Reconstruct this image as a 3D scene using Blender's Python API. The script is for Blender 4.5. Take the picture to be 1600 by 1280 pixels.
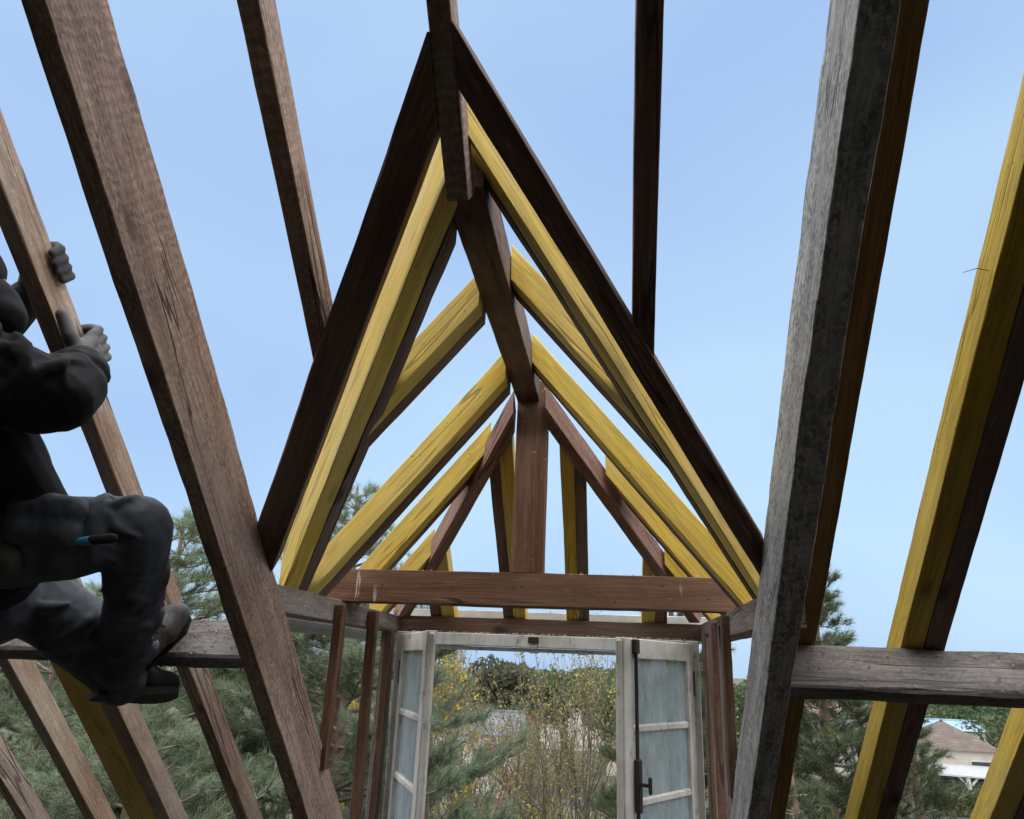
import bpy, bmesh, math, random
import numpy as np
from mathutils import Vector, Matrix, noise as mnoise

# ------------------------------------------------------------------ camera, sky, sun, exposure
for o in list(bpy.data.objects): bpy.data.objects.remove(o)
scene = bpy.context.scene
COL = scene.collection
R = math.radians
random.seed(7)

cam = bpy.data.cameras.new('camera'); camo = bpy.data.objects.new('camera', cam); COL.objects.link(camo)
cam.sensor_width = 36; cam.lens = 36*1160/1600; cam.clip_start = .05; cam.clip_end = 2000
RT = Vector((0.991704, 0.123111, 0.036983)); UP = Vector((0.005179, -0.325731, 0.945448)); FW = Vector((-0.128441, 0.937413, 0.323666))
camo.matrix_world = Matrix(((RT.x, UP.x, -FW.x, 0), (RT.y, UP.y, -FW.y, 0), (RT.z, UP.z, -FW.z, 0), (0, 0, 0, 1)))
scene.camera = camo

SUN_EL, SUN_ROT = 58, 180
world = bpy.data.worlds.new('World'); scene.world = world; world.use_nodes = True
wn = world.node_tree.nodes; wl = world.node_tree.links
bg = wn['Background']
sky = wn.new('ShaderNodeTexSky'); sky.sky_type = 'NISHITA'; sky.sun_disc = False
sky.sun_elevation = R(SUN_EL); sky.sun_rotation = R(SUN_ROT); sky.altitude = 50; sky.air_density = 1.0; sky.dust_density = 1.5; sky.ozone_density = 1.0
tc = wn.new('ShaderNodeTexCoord')
nz = wn.new('ShaderNodeTexNoise'); nz.inputs['Scale'].default_value = 1.35; nz.inputs['Detail'].default_value = 2; nz.inputs['Roughness'].default_value = .5
mp = wn.new('ShaderNodeMapping'); mp.inputs['Scale'].default_value = (1, 1, 1.8); wl.new(tc.outputs['Generated'], mp.inputs['Vector']); wl.new(mp.outputs[0], nz.inputs['Vector'])
cr = wn.new('ShaderNodeValToRGB'); cr.color_ramp.elements[0].position = .36; cr.color_ramp.elements[1].position = .66
cr.color_ramp.elements[0].color = (1.32, 1.96, 3.2, 1); cr.color_ramp.elements[1].color = (1.88, 2.68, 3.5, 1)
wl.new(nz.outputs['Fac'], cr.inputs['Fac'])
mx = wn.new('ShaderNodeMix'); mx.data_type = 'RGBA'; mx.inputs['Factor'].default_value = .92
wl.new(sky.outputs[0], mx.inputs['A']); wl.new(cr.outputs[0], mx.inputs['B'])
wl.new(mx.outputs['Result'], bg.inputs['Color']); bg.inputs['Strength'].default_value = .05

sl = bpy.data.lights.new('sun', 'SUN'); sl.energy = 1.5; sl.angle = R(150); sl.color = (1, .94, .85)
so = bpy.data.objects.new('sun', sl); COL.objects.link(so)
az = R(SUN_ROT)
sd = Vector((math.sin(az)*math.cos(R(SUN_EL)), math.cos(az)*math.cos(R(SUN_EL)), math.sin(R(SUN_EL))))
so.rotation_euler = sd.to_track_quat('Z', 'Y').to_euler()

vs = scene.view_settings
vs.view_transform = 'Standard'; vs.look = 'None'; vs.exposure = 2.5; vs.gamma = 1; vs.use_curve_mapping = False

scene.cycles.max_bounces = 6; scene.cycles.diffuse_bounces = 4; scene.cycles.glossy_bounces = 2; scene.cycles.transparent_max_bounces = 8

# ------------------------------------------------------------------ materials
def nodes(name):
    m = bpy.data.materials.new(name); m.use_nodes = True
    nt = m.node_tree; b = nt.nodes['Principled BSDF']
    return m, nt, b
def ramp(nt, fac, stops, interp='LINEAR'):
    r = nt.nodes.new('ShaderNodeValToRGB'); e = r.color_ramp.elements; r.color_ramp.interpolation = interp
    while len(e) < len(stops): e.new(.5)
    for el, (p, c) in zip(e, stops):
        el.position = p; el.color = (*c, 1) if len(c) == 3 else c
    nt.links.new(fac, r.inputs['Fac']); return r.outputs['Color']
def noise(nt, vec, scale, detail=4, rough=.55, dist=0.0):
    n = nt.nodes.new('ShaderNodeTexNoise'); n.inputs['Scale'].default_value = scale; n.inputs['Detail'].default_value = detail
    n.inputs['Roughness'].default_value = rough; n.inputs['Distortion'].default_value = dist
    if vec is not None: nt.links.new(vec, n.inputs['Vector'])
    return n.outputs['Fac']
def mapping(nt, vec, scale):
    m = nt.nodes.new('ShaderNodeMapping'); m.inputs['Scale'].default_value = scale; nt.links.new(vec, m.inputs['Vector']); return m.outputs[0]
def mix(nt, fac, a, b, mode='MIX'):
    m = nt.nodes.new('ShaderNodeMix'); m.data_type = 'RGBA'; m.blend_type = mode
    for s, v in (('Factor', fac), ('A', a), ('B', b)):
        if isinstance(v, (int, float)): m.inputs[s].default_value = v
        elif isinstance(v, tuple): m.inputs[s].default_value = (*v, 1)
        else: nt.links.new(v, m.inputs[s])
    return m.outputs['Result']
def math_(nt, op, a, b=None, clamp=False):
    m = nt.nodes.new('ShaderNodeMath'); m.operation = op; m.use_clamp = clamp
    for i, v in enumerate((a, b)):
        if v is None: continue
        if isinstance(v, (int, float)): m.inputs[i].default_value = v
        else: nt.links.new(v, m.inputs[i])
    return m.outputs[0]
def bump(nt, b, h, strength, dist=.004):
    bp = nt.nodes.new('ShaderNodeBump'); bp.inputs['Strength'].default_value = strength; bp.inputs['Distance'].default_value = dist
    nt.links.new(h, bp.inputs['Height']); nt.links.new(bp.outputs[0], b.inputs['Normal'])

def wood(name, c1, c2, c3, dust=(.3, .28, .26), dust_amt=.25, crack=.6, knots=.8, spots=0.0, rough=.8, bmp=.5, saw=0.0, drips=0.0, speck=0.0, vary=0.0):
    m, nt, b = nodes(name)
    t = nt.nodes.new('ShaderNodeTexCoord'); oi = nt.nodes.new('ShaderNodeObjectInfo')
    va = nt.nodes.new('ShaderNodeVectorMath'); va.operation = 'MULTIPLY_ADD'
    nt.links.new(oi.outputs['Random'], va.inputs[0]); va.inputs[1].default_value = (37.1, 11.3, 23.7)
    nt.links.new(t.outputs['Object'], va.inputs[2]); P = va.outputs[0]
    # slow warp so the grain wanders
    wv = nt.nodes.new('ShaderNodeTexNoise'); wv.inputs['Scale'].default_value = 2.2; wv.inputs['Detail'].default_value = 2; nt.links.new(P, wv.inputs['Vector'])
    wm = nt.nodes.new('ShaderNodeVectorMath'); wm.operation = 'MULTIPLY_ADD'; nt.links.new(wv.outputs['Color'], wm.inputs[0]); wm.inputs[1].default_value = (.02, .035, .035); nt.links.new(P, wm.inputs[2])
    Q = wm.outputs[0]
    g1 = noise(nt, mapping(nt, Q, (1.1, 22, 22)), 1.0, 5, .6)
    g2 = noise(nt, mapping(nt, Q, (5, 170, 170)), 1.0, 3, .6)
    big = noise(nt, mapping(nt, P, (1.4, 4, 4)), 1.0, 3, .5)
    col = ramp(nt, g1, [(.3, c1), (.52, c2), (.72, c3)])
    col = mix(nt, math_(nt, 'MULTIPLY', ramp(nt, g2, [(.42, (1, 1, 1)), (.6, (0, 0, 0))]), .5), col, tuple(x*.55 for x in c1))
    # blotches
    col = mix(nt, math_(nt, 'MULTIPLY', ramp(nt, big, [(.42, (0, 0, 0)), (.68, (1, 1, 1))]), dust_amt), col, dust)
    # fibre flecks of grime
    fl = noise(nt, mapping(nt, P, (14, 60, 60)), 1.0, 4, .7)
    col = mix(nt, math_(nt, 'MULTIPLY', ramp(nt, fl, [(.58, (0, 0, 0)), (.7, (1, 1, 1))]), .35), col, dust)
    h = math_(nt, 'ADD', math_(nt, 'MULTIPLY', g2, .5), math_(nt, 'MULTIPLY', g1, .8))
    if knots:
        v = nt.nodes.new('ShaderNodeTexVoronoi'); v.inputs['Scale'].default_value = 1.0; v.inputs['Randomness'].default_value = 1.0
        nt.links.new(mapping(nt, Q, (3.1, 7.5, 7.5)), v.inputs['Vector'])
        kr = ramp(nt, v.outputs['Distance'], [(.05, (1, 1, 1)), (.10, (.55, .55, .55)), (.16, (.0, .0, .0))])
        col = mix(nt, math_(nt, 'MULTIPLY', kr, knots), col, tuple(x*.3 for x in c1))
    if crack:
        ck = noise(nt, mapping(nt, P, (.55, 9, 9)), 1.0, 3, .55)
        ab = math_(nt, 'ABSOLUTE', math_(nt, 'SUBTRACT', ck, .5))
        km = ramp(nt, ab, [(.004, (1, 1, 1)), (.012, (0, 0, 0))])
        gate = ramp(nt, noise(nt, mapping(nt, P, (1.3, 3, 3)), 1.0, 2), [(.5, (0, 0, 0)), (.56, (1, 1, 1))])
        kk = math_(nt, 'MULTIPLY', km, gate)
        col = mix(nt, math_(nt, 'MULTIPLY', kk, crack), col, tuple(x*.15 for x in c1))
        h = math_(nt, 'SUBTRACT', h, math_(nt, 'MULTIPLY', kk, 1.5))
    if spots:
        sp = nt.nodes.new('ShaderNodeTexVoronoi'); sp.inputs['Scale'].default_value = 60; nt.links.new(P, sp.inputs['Vector'])
        sg = ramp(nt, noise(nt, P, 9.0, 2), [(.56, (0, 0, 0)), (.66, (1, 1, 1))])
        sm = math_(nt, 'MULTIPLY', ramp(nt, sp.outputs['Distance'], [(.12, (1, 1, 1)), (.24, (0, 0, 0))]), sg)
        col = mix(nt, math_(nt, 'MULTIPLY', sm, spots), col, (.07, .045, .03))
    if saw:
        sw = nt.nodes.new('ShaderNodeTexWave'); sw.wave_type = 'BANDS'; sw.bands_direction = 'X'; sw.inputs['Scale'].default_value = 14; sw.inputs['Distortion'].default_value = 5; sw.inputs['Detail'].default_value = 3; sw.inputs['Detail Scale'].default_value = 2.5
        nt.links.new(P, sw.inputs['Vector'])
        sgate = ramp(nt, noise(nt, mapping(nt, P, (1, 5, 5)), 1.3, 3), [(.42, (0, 0, 0)), (.62, (1, 1, 1))])
        sm = math_(nt, 'MULTIPLY', math_(nt, 'MULTIPLY', sw.outputs['Fac'], sgate), saw)
        col = mix(nt, sm, col, tuple(x*.5 for x in c1)); h = math_(nt, 'SUBTRACT', h, math_(nt, 'MULTIPLY', sm, .9))
    if speck:
        s1 = noise(nt, mapping(nt, P, (70, 110, 110)), 1.0, 4, .75); s2 = noise(nt, mapping(nt, P, (9, 22, 22)), 1.0, 4, .65)
        sf = math_(nt, 'MULTIPLY', ramp(nt, s1, [(.44, (1, 1, 1)), (.58, (0, 0, 0))]), ramp(nt, s2, [(.38, (.25, .25, .25)), (.6, (1, 1, 1))]))
        col = mix(nt, math_(nt, 'MULTIPLY', sf, speck), col, tuple(x*.45 for x in c1)); h = math_(nt, 'ADD', h, math_(nt, 'MULTIPLY', s1, .7*speck))
        li = ramp(nt, noise(nt, mapping(nt, P, (22, 40, 40)), 1.0, 5, .7), [(.60, (0, 0, 0)), (.74, (1, 1, 1))])
        col = mix(nt, math_(nt, 'MULTIPLY', li, .5), col, dust)
    if vary:
        vn = ramp(nt, noise(nt, mapping(nt, P, (2.2, 6, 6)), 1.0, 4, .6), [(.35, (0, 0, 0)), (.65, (1, 1, 1))])
        col = mix(nt, math_(nt, 'MULTIPLY', math_(nt, 'MULTIPLY', vn, oi.outputs['Random']), vary), col, (.60, .50, .27))
        st = ramp(nt, noise(nt, mapping(nt, P, (4, 10, 10)), 1.0, 5, .7), [(.55, (0, 0, 0)), (.75, (1, 1, 1))])
        col = mix(nt, math_(nt, 'MULTIPLY', st, .35), col, (.30, .17, .035))
    if drips:
        dn = noise(nt, mapping(nt, P, (46, 46, 5)), 1.0, 3, .6); dg = noise(nt, mapping(nt, P, (5, 9, 9)), 1.0, 2)
        dm = math_(nt, 'MULTIPLY', ramp(nt, dn, [(.66, (0, 0, 0)), (.70, (1, 1, 1))]), ramp(nt, dg, [(.5, (0, 0, 0)), (.6, (1, 1, 1))]))
        col = mix(nt, math_(nt, 'MULTIPLY', dm, drips), col, (.55, .48, .42))
    # each timber a little different
    hsv = nt.nodes.new('ShaderNodeHueSaturation'); nt.links.new(col, hsv.inputs['Color'])
    nt.links.new(math_(nt, 'ADD', math_(nt, 'MULTIPLY', oi.outputs['Random'], .3), .85), hsv.inputs['Value'])
    nt.links.new(hsv.outputs[0], b.inputs['Base Color'])
    b.inputs['Roughness'].default_value = rough; b.inputs['Specular IOR Level'].default_value = .25
    bump(nt, b, h, bmp, .004)
    return m

M = {}
M['old'] = wood('old brown timber', (.070, .036, .024), (.155, .088, .060), (.24, .15, .105), dust=(.36, .29, .25), dust_amt=.30)
M['old_saw'] = wood('rough sawn brown timber', (.29, .185, .137), (.47, .32, .245), (.57, .41, .325), dust=(.58, .47, .40), dust_amt=.35, saw=.45, crack=.9, speck=.7)
M['grey'] = wood('weathered grey timber', (.26, .245, .235), (.46, .445, .43), (.60, .585, .57), dust=(.66, .65, .64), dust_amt=.5, crack=.6, knots=.4, speck=.9)
M['tan'] = wood('pale dry timber', (.25, .16, .11), (.42, .30, .225), (.55, .43, .345), dust=(.60, .54, .49), dust_amt=.45, knots=.7, speck=.35)
M['red'] = wood('reddish brown timber', (.080, .034, .018), (.160, .078, .044), (.225, .125, .078), dust=(.30, .2, .14), dust_amt=.25, drips=.7, knots=.95)
M['hip'] = wood('warm red timber', (.17, .085, .062), (.30, .165, .122), (.38, .235, .18), dust=(.44, .32, .26), dust_amt=.3, speck=.4)
M['plate'] = wood('grey brown plate timber', (.15, .115, .095), (.27, .215, .185), (.37, .32, .285), dust=(.46, .42, .39), dust_amt=.4, speck=.5)
M['yellow'] = wood('yellow treated timber', (.50, .32, .03), (.67, .46, .052), (.75, .56, .10), dust=(.68, .52, .17), dust_amt=.35, crack=.5, knots=.6, spots=.8, rough=.7, bmp=.35, vary=.45)
M['yellow_shaded'] = wood('shade-darkened yellow timber', (.18, .095, .035), (.28, .155, .05), (.35, .21, .065), dust=(.33, .2, .08), dust_amt=.35, crack=.5, knots=.35, rough=.75)  # yellow timber browned and darkened: the shade on its underside painted into the colour
M['purlin'] = wood('dusty purlin timber', (.15, .128, .116), (.26, .228, .21), (.35, .315, .295), dust=(.44, .415, .40), dust_amt=.6, crack=.3, speck=.6)

def plain(name, c, rough=.7, var=.2, scale=8, metal=0, bmp=0.0):
    m, nt, b = nodes(name)
    t = nt.nodes.new('ShaderNodeTexCoord'); n = noise(nt, t.outputs['Object'], scale, 5, .6)
    col = ramp(nt, n, [(.3, tuple(x*(1-var) for x in c)), (.7, tuple(min(1, x*(1+var)) for x in c))])
    nt.links.new(col, b.inputs['Base Color']); b.inputs['Roughness'].default_value = rough; b.inputs['Metallic'].default_value = metal
    if bmp: bump(nt, b, n, bmp, .005)
    return m
def painted():
    m, nt, b = nodes('old flaking white paint')
    t = nt.nodes.new('ShaderNodeTexCoord'); oi = nt.nodes.new('ShaderNodeObjectInfo')
    va = nt.nodes.new('ShaderNodeVectorMath'); va.operation = 'MULTIPLY_ADD'; nt.links.new(oi.outputs['Random'], va.inputs[0]); va.inputs[1].default_value = (17, 9, 13); nt.links.new(t.outputs['Object'], va.inputs[2]); P = va.outputs[0]
    col = ramp(nt, noise(nt, P, 7, 5, .65), [(.3, (.50, .48, .44)), (.55, (.70, .68, .64)), (.75, (.78, .77, .74))])
    fl = noise(nt, mapping(nt, P, (30, 30, 12)), 1.0, 6, .7)
    f = ramp(nt, fl, [(.60, (0, 0, 0)), (.64, (1, 1, 1))])
    col = mix(nt, math_(nt, 'MULTIPLY', f, .75), col, (.24, .2, .165))
    st = noise(nt, mapping(nt, P, (60, 60, 5)), 1.0, 4, .6)
    col = mix(nt, math_(nt, 'MULTIPLY', ramp(nt, st, [(.5, (0, 0, 0)), (.7, (1, 1, 1))]), .35), col, (.38, .35, .31))
    nt.links.new(col, b.inputs['Base Color']); b.inputs['Roughness'].default_value = .65
    bump(nt, b, math_(nt, 'SUBTRACT', math_(nt, 'MULTIPLY', st, .5), f), .4, .002)
    return m
M['paint'] = painted()
M['iron'] = plain('dark rusty iron', (.035, .018, .014), .6, .4, 60, 0, .3)
M['zinc'] = plain('dull zinc', (.36, .37, .39), .55, .15, 6, .3)
M['soffit'] = plain('weathered pale board', (.46, .44, .42), .8, .18, 14, 0, .2)
def glass_mat():
    m, nt, b = nodes('dusty window glass'); nt.nodes.remove(b)
    out = nt.nodes['Material Output']; t = nt.nodes.new('ShaderNodeTexCoord')
    tr = nt.nodes.new('ShaderNodeBsdfTransparent'); tr.inputs['Color'].default_value = (.80, .90, .93, 1)
    gl = nt.nodes.new('ShaderNodeBsdfGlossy'); gl.inputs['Roughness'].default_value = .06
    df = nt.nodes.new('ShaderNodeBsdfDiffuse'); df.inputs['Color'].default_value = (.62, .68, .70, 1)
    fr = nt.nodes.new('ShaderNodeFresnel'); fr.inputs['IOR'].default_value = 1.5
    m1 = nt.nodes.new('ShaderNodeMixShader'); nt.links.new(math_(nt, 'ADD', fr.outputs[0], .03), m1.inputs[0]); nt.links.new(tr.outputs[0], m1.inputs[1]); nt.links.new(gl.outputs[0], m1.inputs[2])
    d = ramp(nt, noise(nt, mapping(nt, t.outputs['Object'], (22, 22, 6)), 1.0, 6, .7), [(.3, (.15, .15, .15)), (.75, (.44, .44, .44))])
    tl = nt.nodes.new('ShaderNodeBsdfTranslucent'); tl.inputs['Color'].default_value = (.86, .92, .92, 1); df.inputs['Color'].default_value = (.82, .87, .88, 1)
    m3 = nt.nodes.new('ShaderNodeMixShader'); m3.inputs[0].default_value = .55; nt.links.new(df.outputs[0], m3.inputs[1]); nt.links.new(tl.outputs[0], m3.inputs[2])
    m2 = nt.nodes.new('ShaderNodeMixShader'); nt.links.new(d, m2.inputs[0]); nt.links.new(m1.outputs[0], m2.inputs[1]); nt.links.new(m3.outputs[0], m2.inputs[2])
    nt.links.new(m2.outputs[0], out.inputs['Surface']); return m
M['glass'] = glass_mat()

def leafmat(name, cols, rough=.6, trans=.48):
    m, nt, b = nodes(name)
    g = nt.nodes.new('ShaderNodeNewGeometry'); t = nt.nodes.new('ShaderNodeTexCoord')
    n = noise(nt, t.outputs['Object'], 1.3, 3, .6)
    f = math_(nt, 'ADD', math_(nt, 'MULTIPLY', g.outputs['Random Per Island'], .6), math_(nt, 'MULTIPLY', n, .4))
    k = len(cols)-1
    col = ramp(nt, f, [(.12+.76*i/k, c) for i, c in enumerate(cols)])
    nt.links.new(col, b.inputs['Base Color']); b.inputs['Roughness'].default_value = rough; b.inputs['Specular IOR Level'].default_value = .2
    tl = nt.nodes.new('ShaderNodeBsdfTranslucent'); nt.links.new(col, tl.inputs['Color'])
    ms = nt.nodes.new('ShaderNodeMixShader'); ms.inputs[0].default_value = trans
    nt.links.new(b.outputs[0], ms.inputs[1]); nt.links.new(tl.outputs[0], ms.inputs[2]); nt.links.new(ms.outputs[0], nt.nodes['Material Output'].inputs['Surface'])
    return m
M['needle'] = leafmat('blue green pine needles', [(.20, .145, .09), (.10, .135, .08), (.18, .235, .15), (.27, .34, .225), (.37, .43, .29)])
M['needle_dark'] = leafmat('dark pine needles', [(.14, .10, .06), (.045, .07, .038), (.085, .12, .062), (.14, .175, .09), (.23, .24, .12)])
M['leaf_yel'] = leafmat('yellowing autumn leaves', [(.10, .12, .03), (.22, .21, .05), (.38, .30, .06), (.50, .36, .07)], trans=.35)
M['leaf_olive'] = leafmat('sparse olive leaves', [(.10, .085, .04), (.18, .165, .06), (.29, .26, .085), (.42, .36, .11)], trans=.35)
M['leaf_dull'] = leafmat('grey green leaves', [(.05, .055, .035), (.085, .09, .055), (.13, .13, .08)])
M['leaf_red'] = leafmat('rusty red leaves', [(.16, .05, .03), (.28, .10, .06), (.34, .17, .1)], trans=.3)
M['leaf_green'] = leafmat('dull green leaves', [(.03, .055, .025), (.06, .10, .045), (.10, .15, .06)])
M['hedge'] = leafmat('clipped hedge leaves', [(.05, .06, .03), (.10, .12, .05), (.16, .19, .07)])
M['bark'] = plain('grey brown bark', (.14, .115, .095), .9, .4, 12, 0, .5)
M['twig'] = plain('pale grey twigs', (.22, .19, .16), .9, .3, 10)
M['bark_red'] = plain('reddish pine bark', (.17, .105, .075), .9, .4, 10, 0, .5)

# ------------------------------------------------------------------ helpers
def link(o, parent=None):
    COL.objects.link(o)
    if parent is not None: o.parent = parent
    return o
def tag(o, label, cat, group=None):
    o['label'] = label; o['category'] = cat
    if group: o['group'] = group
    return o
def empty(name, loc, label, cat, group=None):
    o = bpy.data.objects.new(name, None); o.location = loc; o.empty_display_size = .1; link(o); return tag(o, label, cat, group)
def meshobj(name, v, f, mat, parent=None, smooth=False, loc=None):
    me = bpy.data.meshes.new(name)
    v = np.asarray(v, np.float32)
    if isinstance(f, np.ndarray):
        k = f.shape[1]; me.vertices.add(len(v)); me.vertices.foreach_set('co', v.ravel())
        me.loops.add(f.size); me.loops.foreach_set('vertex_index', f.astype(np.int32).ravel())
        me.polygons.add(len(f)); me.polygons.foreach_set('loop_start', np.arange(0, f.size, k, dtype=np.int32))
        me.update(calc_edges=True); me.validate()
    else:
        me.from_pydata(v.tolist(), [], f)
    me.materials.append(M[mat] if isinstance(mat, str) else mat)
    if smooth: me.polygons.foreach_set('use_smooth', [True]*len(me.polygons))
    o = bpy.data.objects.new(name, me)
    if loc is not None: o.location = loc
    return link(o, parent)
def boxes(name, bs, mat, parent=None, bevel=.003, loc=None):
    """bs: list of (x0,x1,y0,y1,z0,z1)"""
    bm = bmesh.new()
    for x0, x1, y0, y1, z0, z1 in bs:
        vv = [bm.verts.new(p) for p in ((x0, y0, z0), (x1, y0, z0), (x1, y1, z0), (x0, y1, z0), (x0, y0, z1), (x1, y0, z1), (x1, y1, z1), (x0, y1, z1))]
        for q in ((3, 2, 1, 0), (4, 5, 6, 7), (0, 1, 5, 4), (1, 2, 6, 5), (2, 3, 7, 6), (3, 0, 4, 7)): bm.faces.new([vv[i] for i in q])
    if bevel: bmesh.ops.bevel(bm, geom=bm.edges[:], offset=bevel, segments=1, affect='EDGES')
    me = bpy.data.meshes.new(name); bm.to_mesh(me); bm.free(); me.materials.append(M[mat] if isinstance(mat, str) else mat)
    o = bpy.data.objects.new(name, me)
    if loc is not None: o.location = loc
    return link(o, parent)

SEED = [0]
def beam(name, p0, p1, up, side, w, h, mat, label=None, cat=None, group=None, cut0=None, cut1=None, rough=.0026, ch=.0016, parent=None, wane=0.0, skew=0.0):
    """Timber from p0 to p1. w=(a,b): extent along `side`; h=(a,b): extent along `up`, both measured from the line p0-p1.
       cut0/cut1: (point, normal) planes that trim the ends."""
    p0, p1 = Vector(p0), Vector(p1); ax = (p1-p0); L = ax.length; ax.normalize()
    up = Vector(up); up = (up-ax*up.dot(ax)).normalized(); sd_ = ax.cross(up) * -1
    sd_ = up.cross(ax)          # right handed frame: ax, sd_, up
    sk = skew
    if sd_.dot(Vector(side)) < 0: w = (-w[1], -w[0]); sk = -skew
    SEED[0] += 1; s = SEED[0]*13.7
    Rm = Matrix((ax, sd_, up)).transposed()
    n = max(2, int(L/.045)); V = []
    cs = [(w[0], h[0]+sk*w[0], 1, 1), (w[1], h[0]+sk*w[1], -1, 1), (w[1], h[1], -1, -1), (w[0], h[1], 1, -1)]
    ends = []
    for a, b, da, db in cs:
        e = [0.0, L]
        for j, cut in enumerate((cut0, cut1)):
            if cut is None: continue
            q, nn = Rm.transposed() @ (Vector(cut[0])-p0), Rm.transposed() @ Vector(cut[1])
            e[j] = q.x+((q.y-a)*nn.y+(q.z-b)*nn.z)/nn.x
        ends.append(e)
    for i in range(n+1):
        for k, (a, b, da, db) in enumerate(cs):
            x = ends[k][0]+(ends[k][1]-ends[k][0])*i/n
            na = mnoise.noise((x*2.3, k*5.1+s, .3))*rough + mnoise.noise((x*17, k*3.3+s, 7.3))*rough*.45
            nb = mnoise.noise((x*2.3, k*5.1+s, 9.3))*rough + mnoise.noise((x*17, k*3.3+s, 17.3))*rough*.45
            c = ch*(1+.9*mnoise.noise((x*9, k*2.2+s, 3.0))) + wane*max(0, mnoise.noise((x*3, k*7.7+s, 5.5))) + .012*max(0, mnoise.noise((x*5, k*4.1+s, 25.5))-.52)
            first, second = ((a+na, b+nb+db*c), (a+na+da*c, b+nb))
            if k in (1, 3): first, second = second, first
            V.append((x, *first)); V.append((x, *second))
    V = [Vector(v) for v in V]
    F = []
    for i in range(n):
        for k in range(8):
            a, b = 8*i+k, 8*i+(k+1) % 8
            F.append((a, b, b+8, a+8))
    F.append(tuple(range(7, -1, -1))); F.append(tuple(range(8*n, 8*n+8)))
    me = bpy.data.meshes.new(name); me.from_pydata([tuple(v) for v in V], [], F)
    bm = bmesh.new(); bm.from_mesh(me); bmesh.ops.recalc_face_normals(bm, faces=bm.faces[:]); bm.to_mesh(me); bm.free()
    me.materials.append(M[mat])
    o = bpy.data.objects.new(name, me); o.matrix_world = Matrix.Translation(p0) @ Rm.to_4x4()
    link(o)
    if parent is not None: o.parent = parent
    if label: tag(o, label, cat, group)
    return o

# ------------------------------------------------------------------ roof geometry (metres, eye height = 0)
SA = 0.7355244887946322; SN, CS = math.sin(SA), math.cos(SA)
NV = Vector((0, SN, CS)); SV = Vector((0, CS, -SN)); XV = Vector((1, 0, 0)); YV = Vector((0, 1, 0)); ZV = Vector((0, 0, 1))
def rp(x, s, c): return Vector((x, c*SN+s*CS, c*CS-s*SN))
GROUND = -6.2

# ------------------------------------------------------------------ setting: ground, house below
def ground():
    m, nt, b = nodes('garden ground')
    t = nt.nodes.new('ShaderNodeTexCoord'); n = noise(nt, t.outputs['Object'], .35, 6, .6); n2 = noise(nt, t.outputs['Object'], 4, 5, .7)
    col = ramp(nt, n, [(.35, (.035, .05, .02)), (.5, (.06, .07, .03)), (.66, (.12, .105, .06))])
    col = mix(nt, math_(nt, 'MULTIPLY', n2, .5), col, (.09, .08, .05))
    nt.links.new(col, b.inputs['Base Color']); b.inputs['Roughness'].default_value = .95
    v = [(-900, -900, GROUND), (900, -900, GROUND), (900, 900, GROUND), (-900, 900, GROUND)]
    o = meshobj('ground', v, [(0, 1, 2, 3)], m); o['kind'] = 'structure'
    m2 = plain('pale paving', (.42, .40, .37), .9, .2, 1.5)
    o = meshobj('path', [(-9, 17.5, GROUND+.006), (8, 17.5, GROUND+.006), (9, 22, GROUND+.006), (-10, 22, GROUND+.006)], [(0, 1, 2, 3)], m2); o['kind'] = 'structure'
    o = meshobj('road', [(-60, 40, GROUND+.006), (60, 36, GROUND+.006), (60, 41, GROUND+.006), (-60, 46, GROUND+.006)], [(0, 1, 2, 3)], plain('asphalt', (.06, .06, .062), .9, .2, 2)); o['kind'] = 'structure'
ground()
M['floor'] = wood('dusty floor boards', (.010, .008, .006), (.018, .014, .012), (.026, .021, .018), dust=(.03, .026, .024))
fl = boxes('attic_floor', [(-6, 6, -4, 3.3, -1.68, -1.62)], plain('dusty subfloor', (.06, .05, .042), .9, .2, 3), None, 0); fl['kind'] = 'structure'
for i in range(40):
    bx = boxes('floor_board', [(-6, 6, -4+i*.1825, -4+i*.1825+.178, -.012, .012)], 'floor', fl, .002); bx.location = (0, 0, -1.606)
wl_ = boxes('house_wall', [(-6, 6, 3.12, 3.42, GROUND, -1.70), (-6, 6, -4.3, -4.0, GROUND, -1.70), (-6.3, -6.0, -4.3, 3.42, GROUND, -1.70), (6.0, 6.3, -4.3, 3.42, GROUND, -1.70)], plain('cream render', (.5, .46, .38), .9, .12, 3), None, 0)
tag(wl_, 'cream rendered house wall below the open roof frame', 'wall')

# ------------------------------------------------------------------ main roof timbers
def rafter(x0, x1, c0, c1, s0, s1, mat, label, name='rafter', cut1=None, rough=.0022, wane=0.0):
    xm = (x0+x1)/2
    return beam(name, rp(xm, s0, 0), rp(xm, s1, 0), NV, XV, (x0-xm, x1-xm), (c0, c1), mat, label, 'rafter', 'main roof rafters', cut1=cut1, rough=rough, wane=wane)
C0, C1 = 1.472, 1.548
TOP, BOT = -2.1, 3.35
rafter(-.953, -.910, 1.290, 1.477, TOP, BOT, 'old_saw', 'deep brown rough-sawn principal rafter rising left of the dormer, with a long crack', 'principal_rafter', rough=.005)
rafter(.370, .427, 1.290, 1.470, TOP, BOT, 'grey', 'weathered grey principal rafter rising on the right side of the dormer', 'principal_rafter', rough=.005)
rafter(-1.310, -1.265, C0, C1, TOP, BOT, 'tan', 'brown common rafter that the crouching worker grips', wane=.004)
rafter(-1.622, -1.570, C0, C1, TOP, BOT, 'tan', 'pale brown rafter passing behind the worker\'s boots, against a yellow one')
rafter(-1.730, -1.624, C0, C1, 1.35, BOT, 'yellow', 'yellow treated rafter beneath the worker\'s feet on the left')
rafter(-1.915, -1.872, C0, C1, TOP, BOT, 'tan', 'pale rafter with split grain below the left purlin, second from the left edge')
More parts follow.
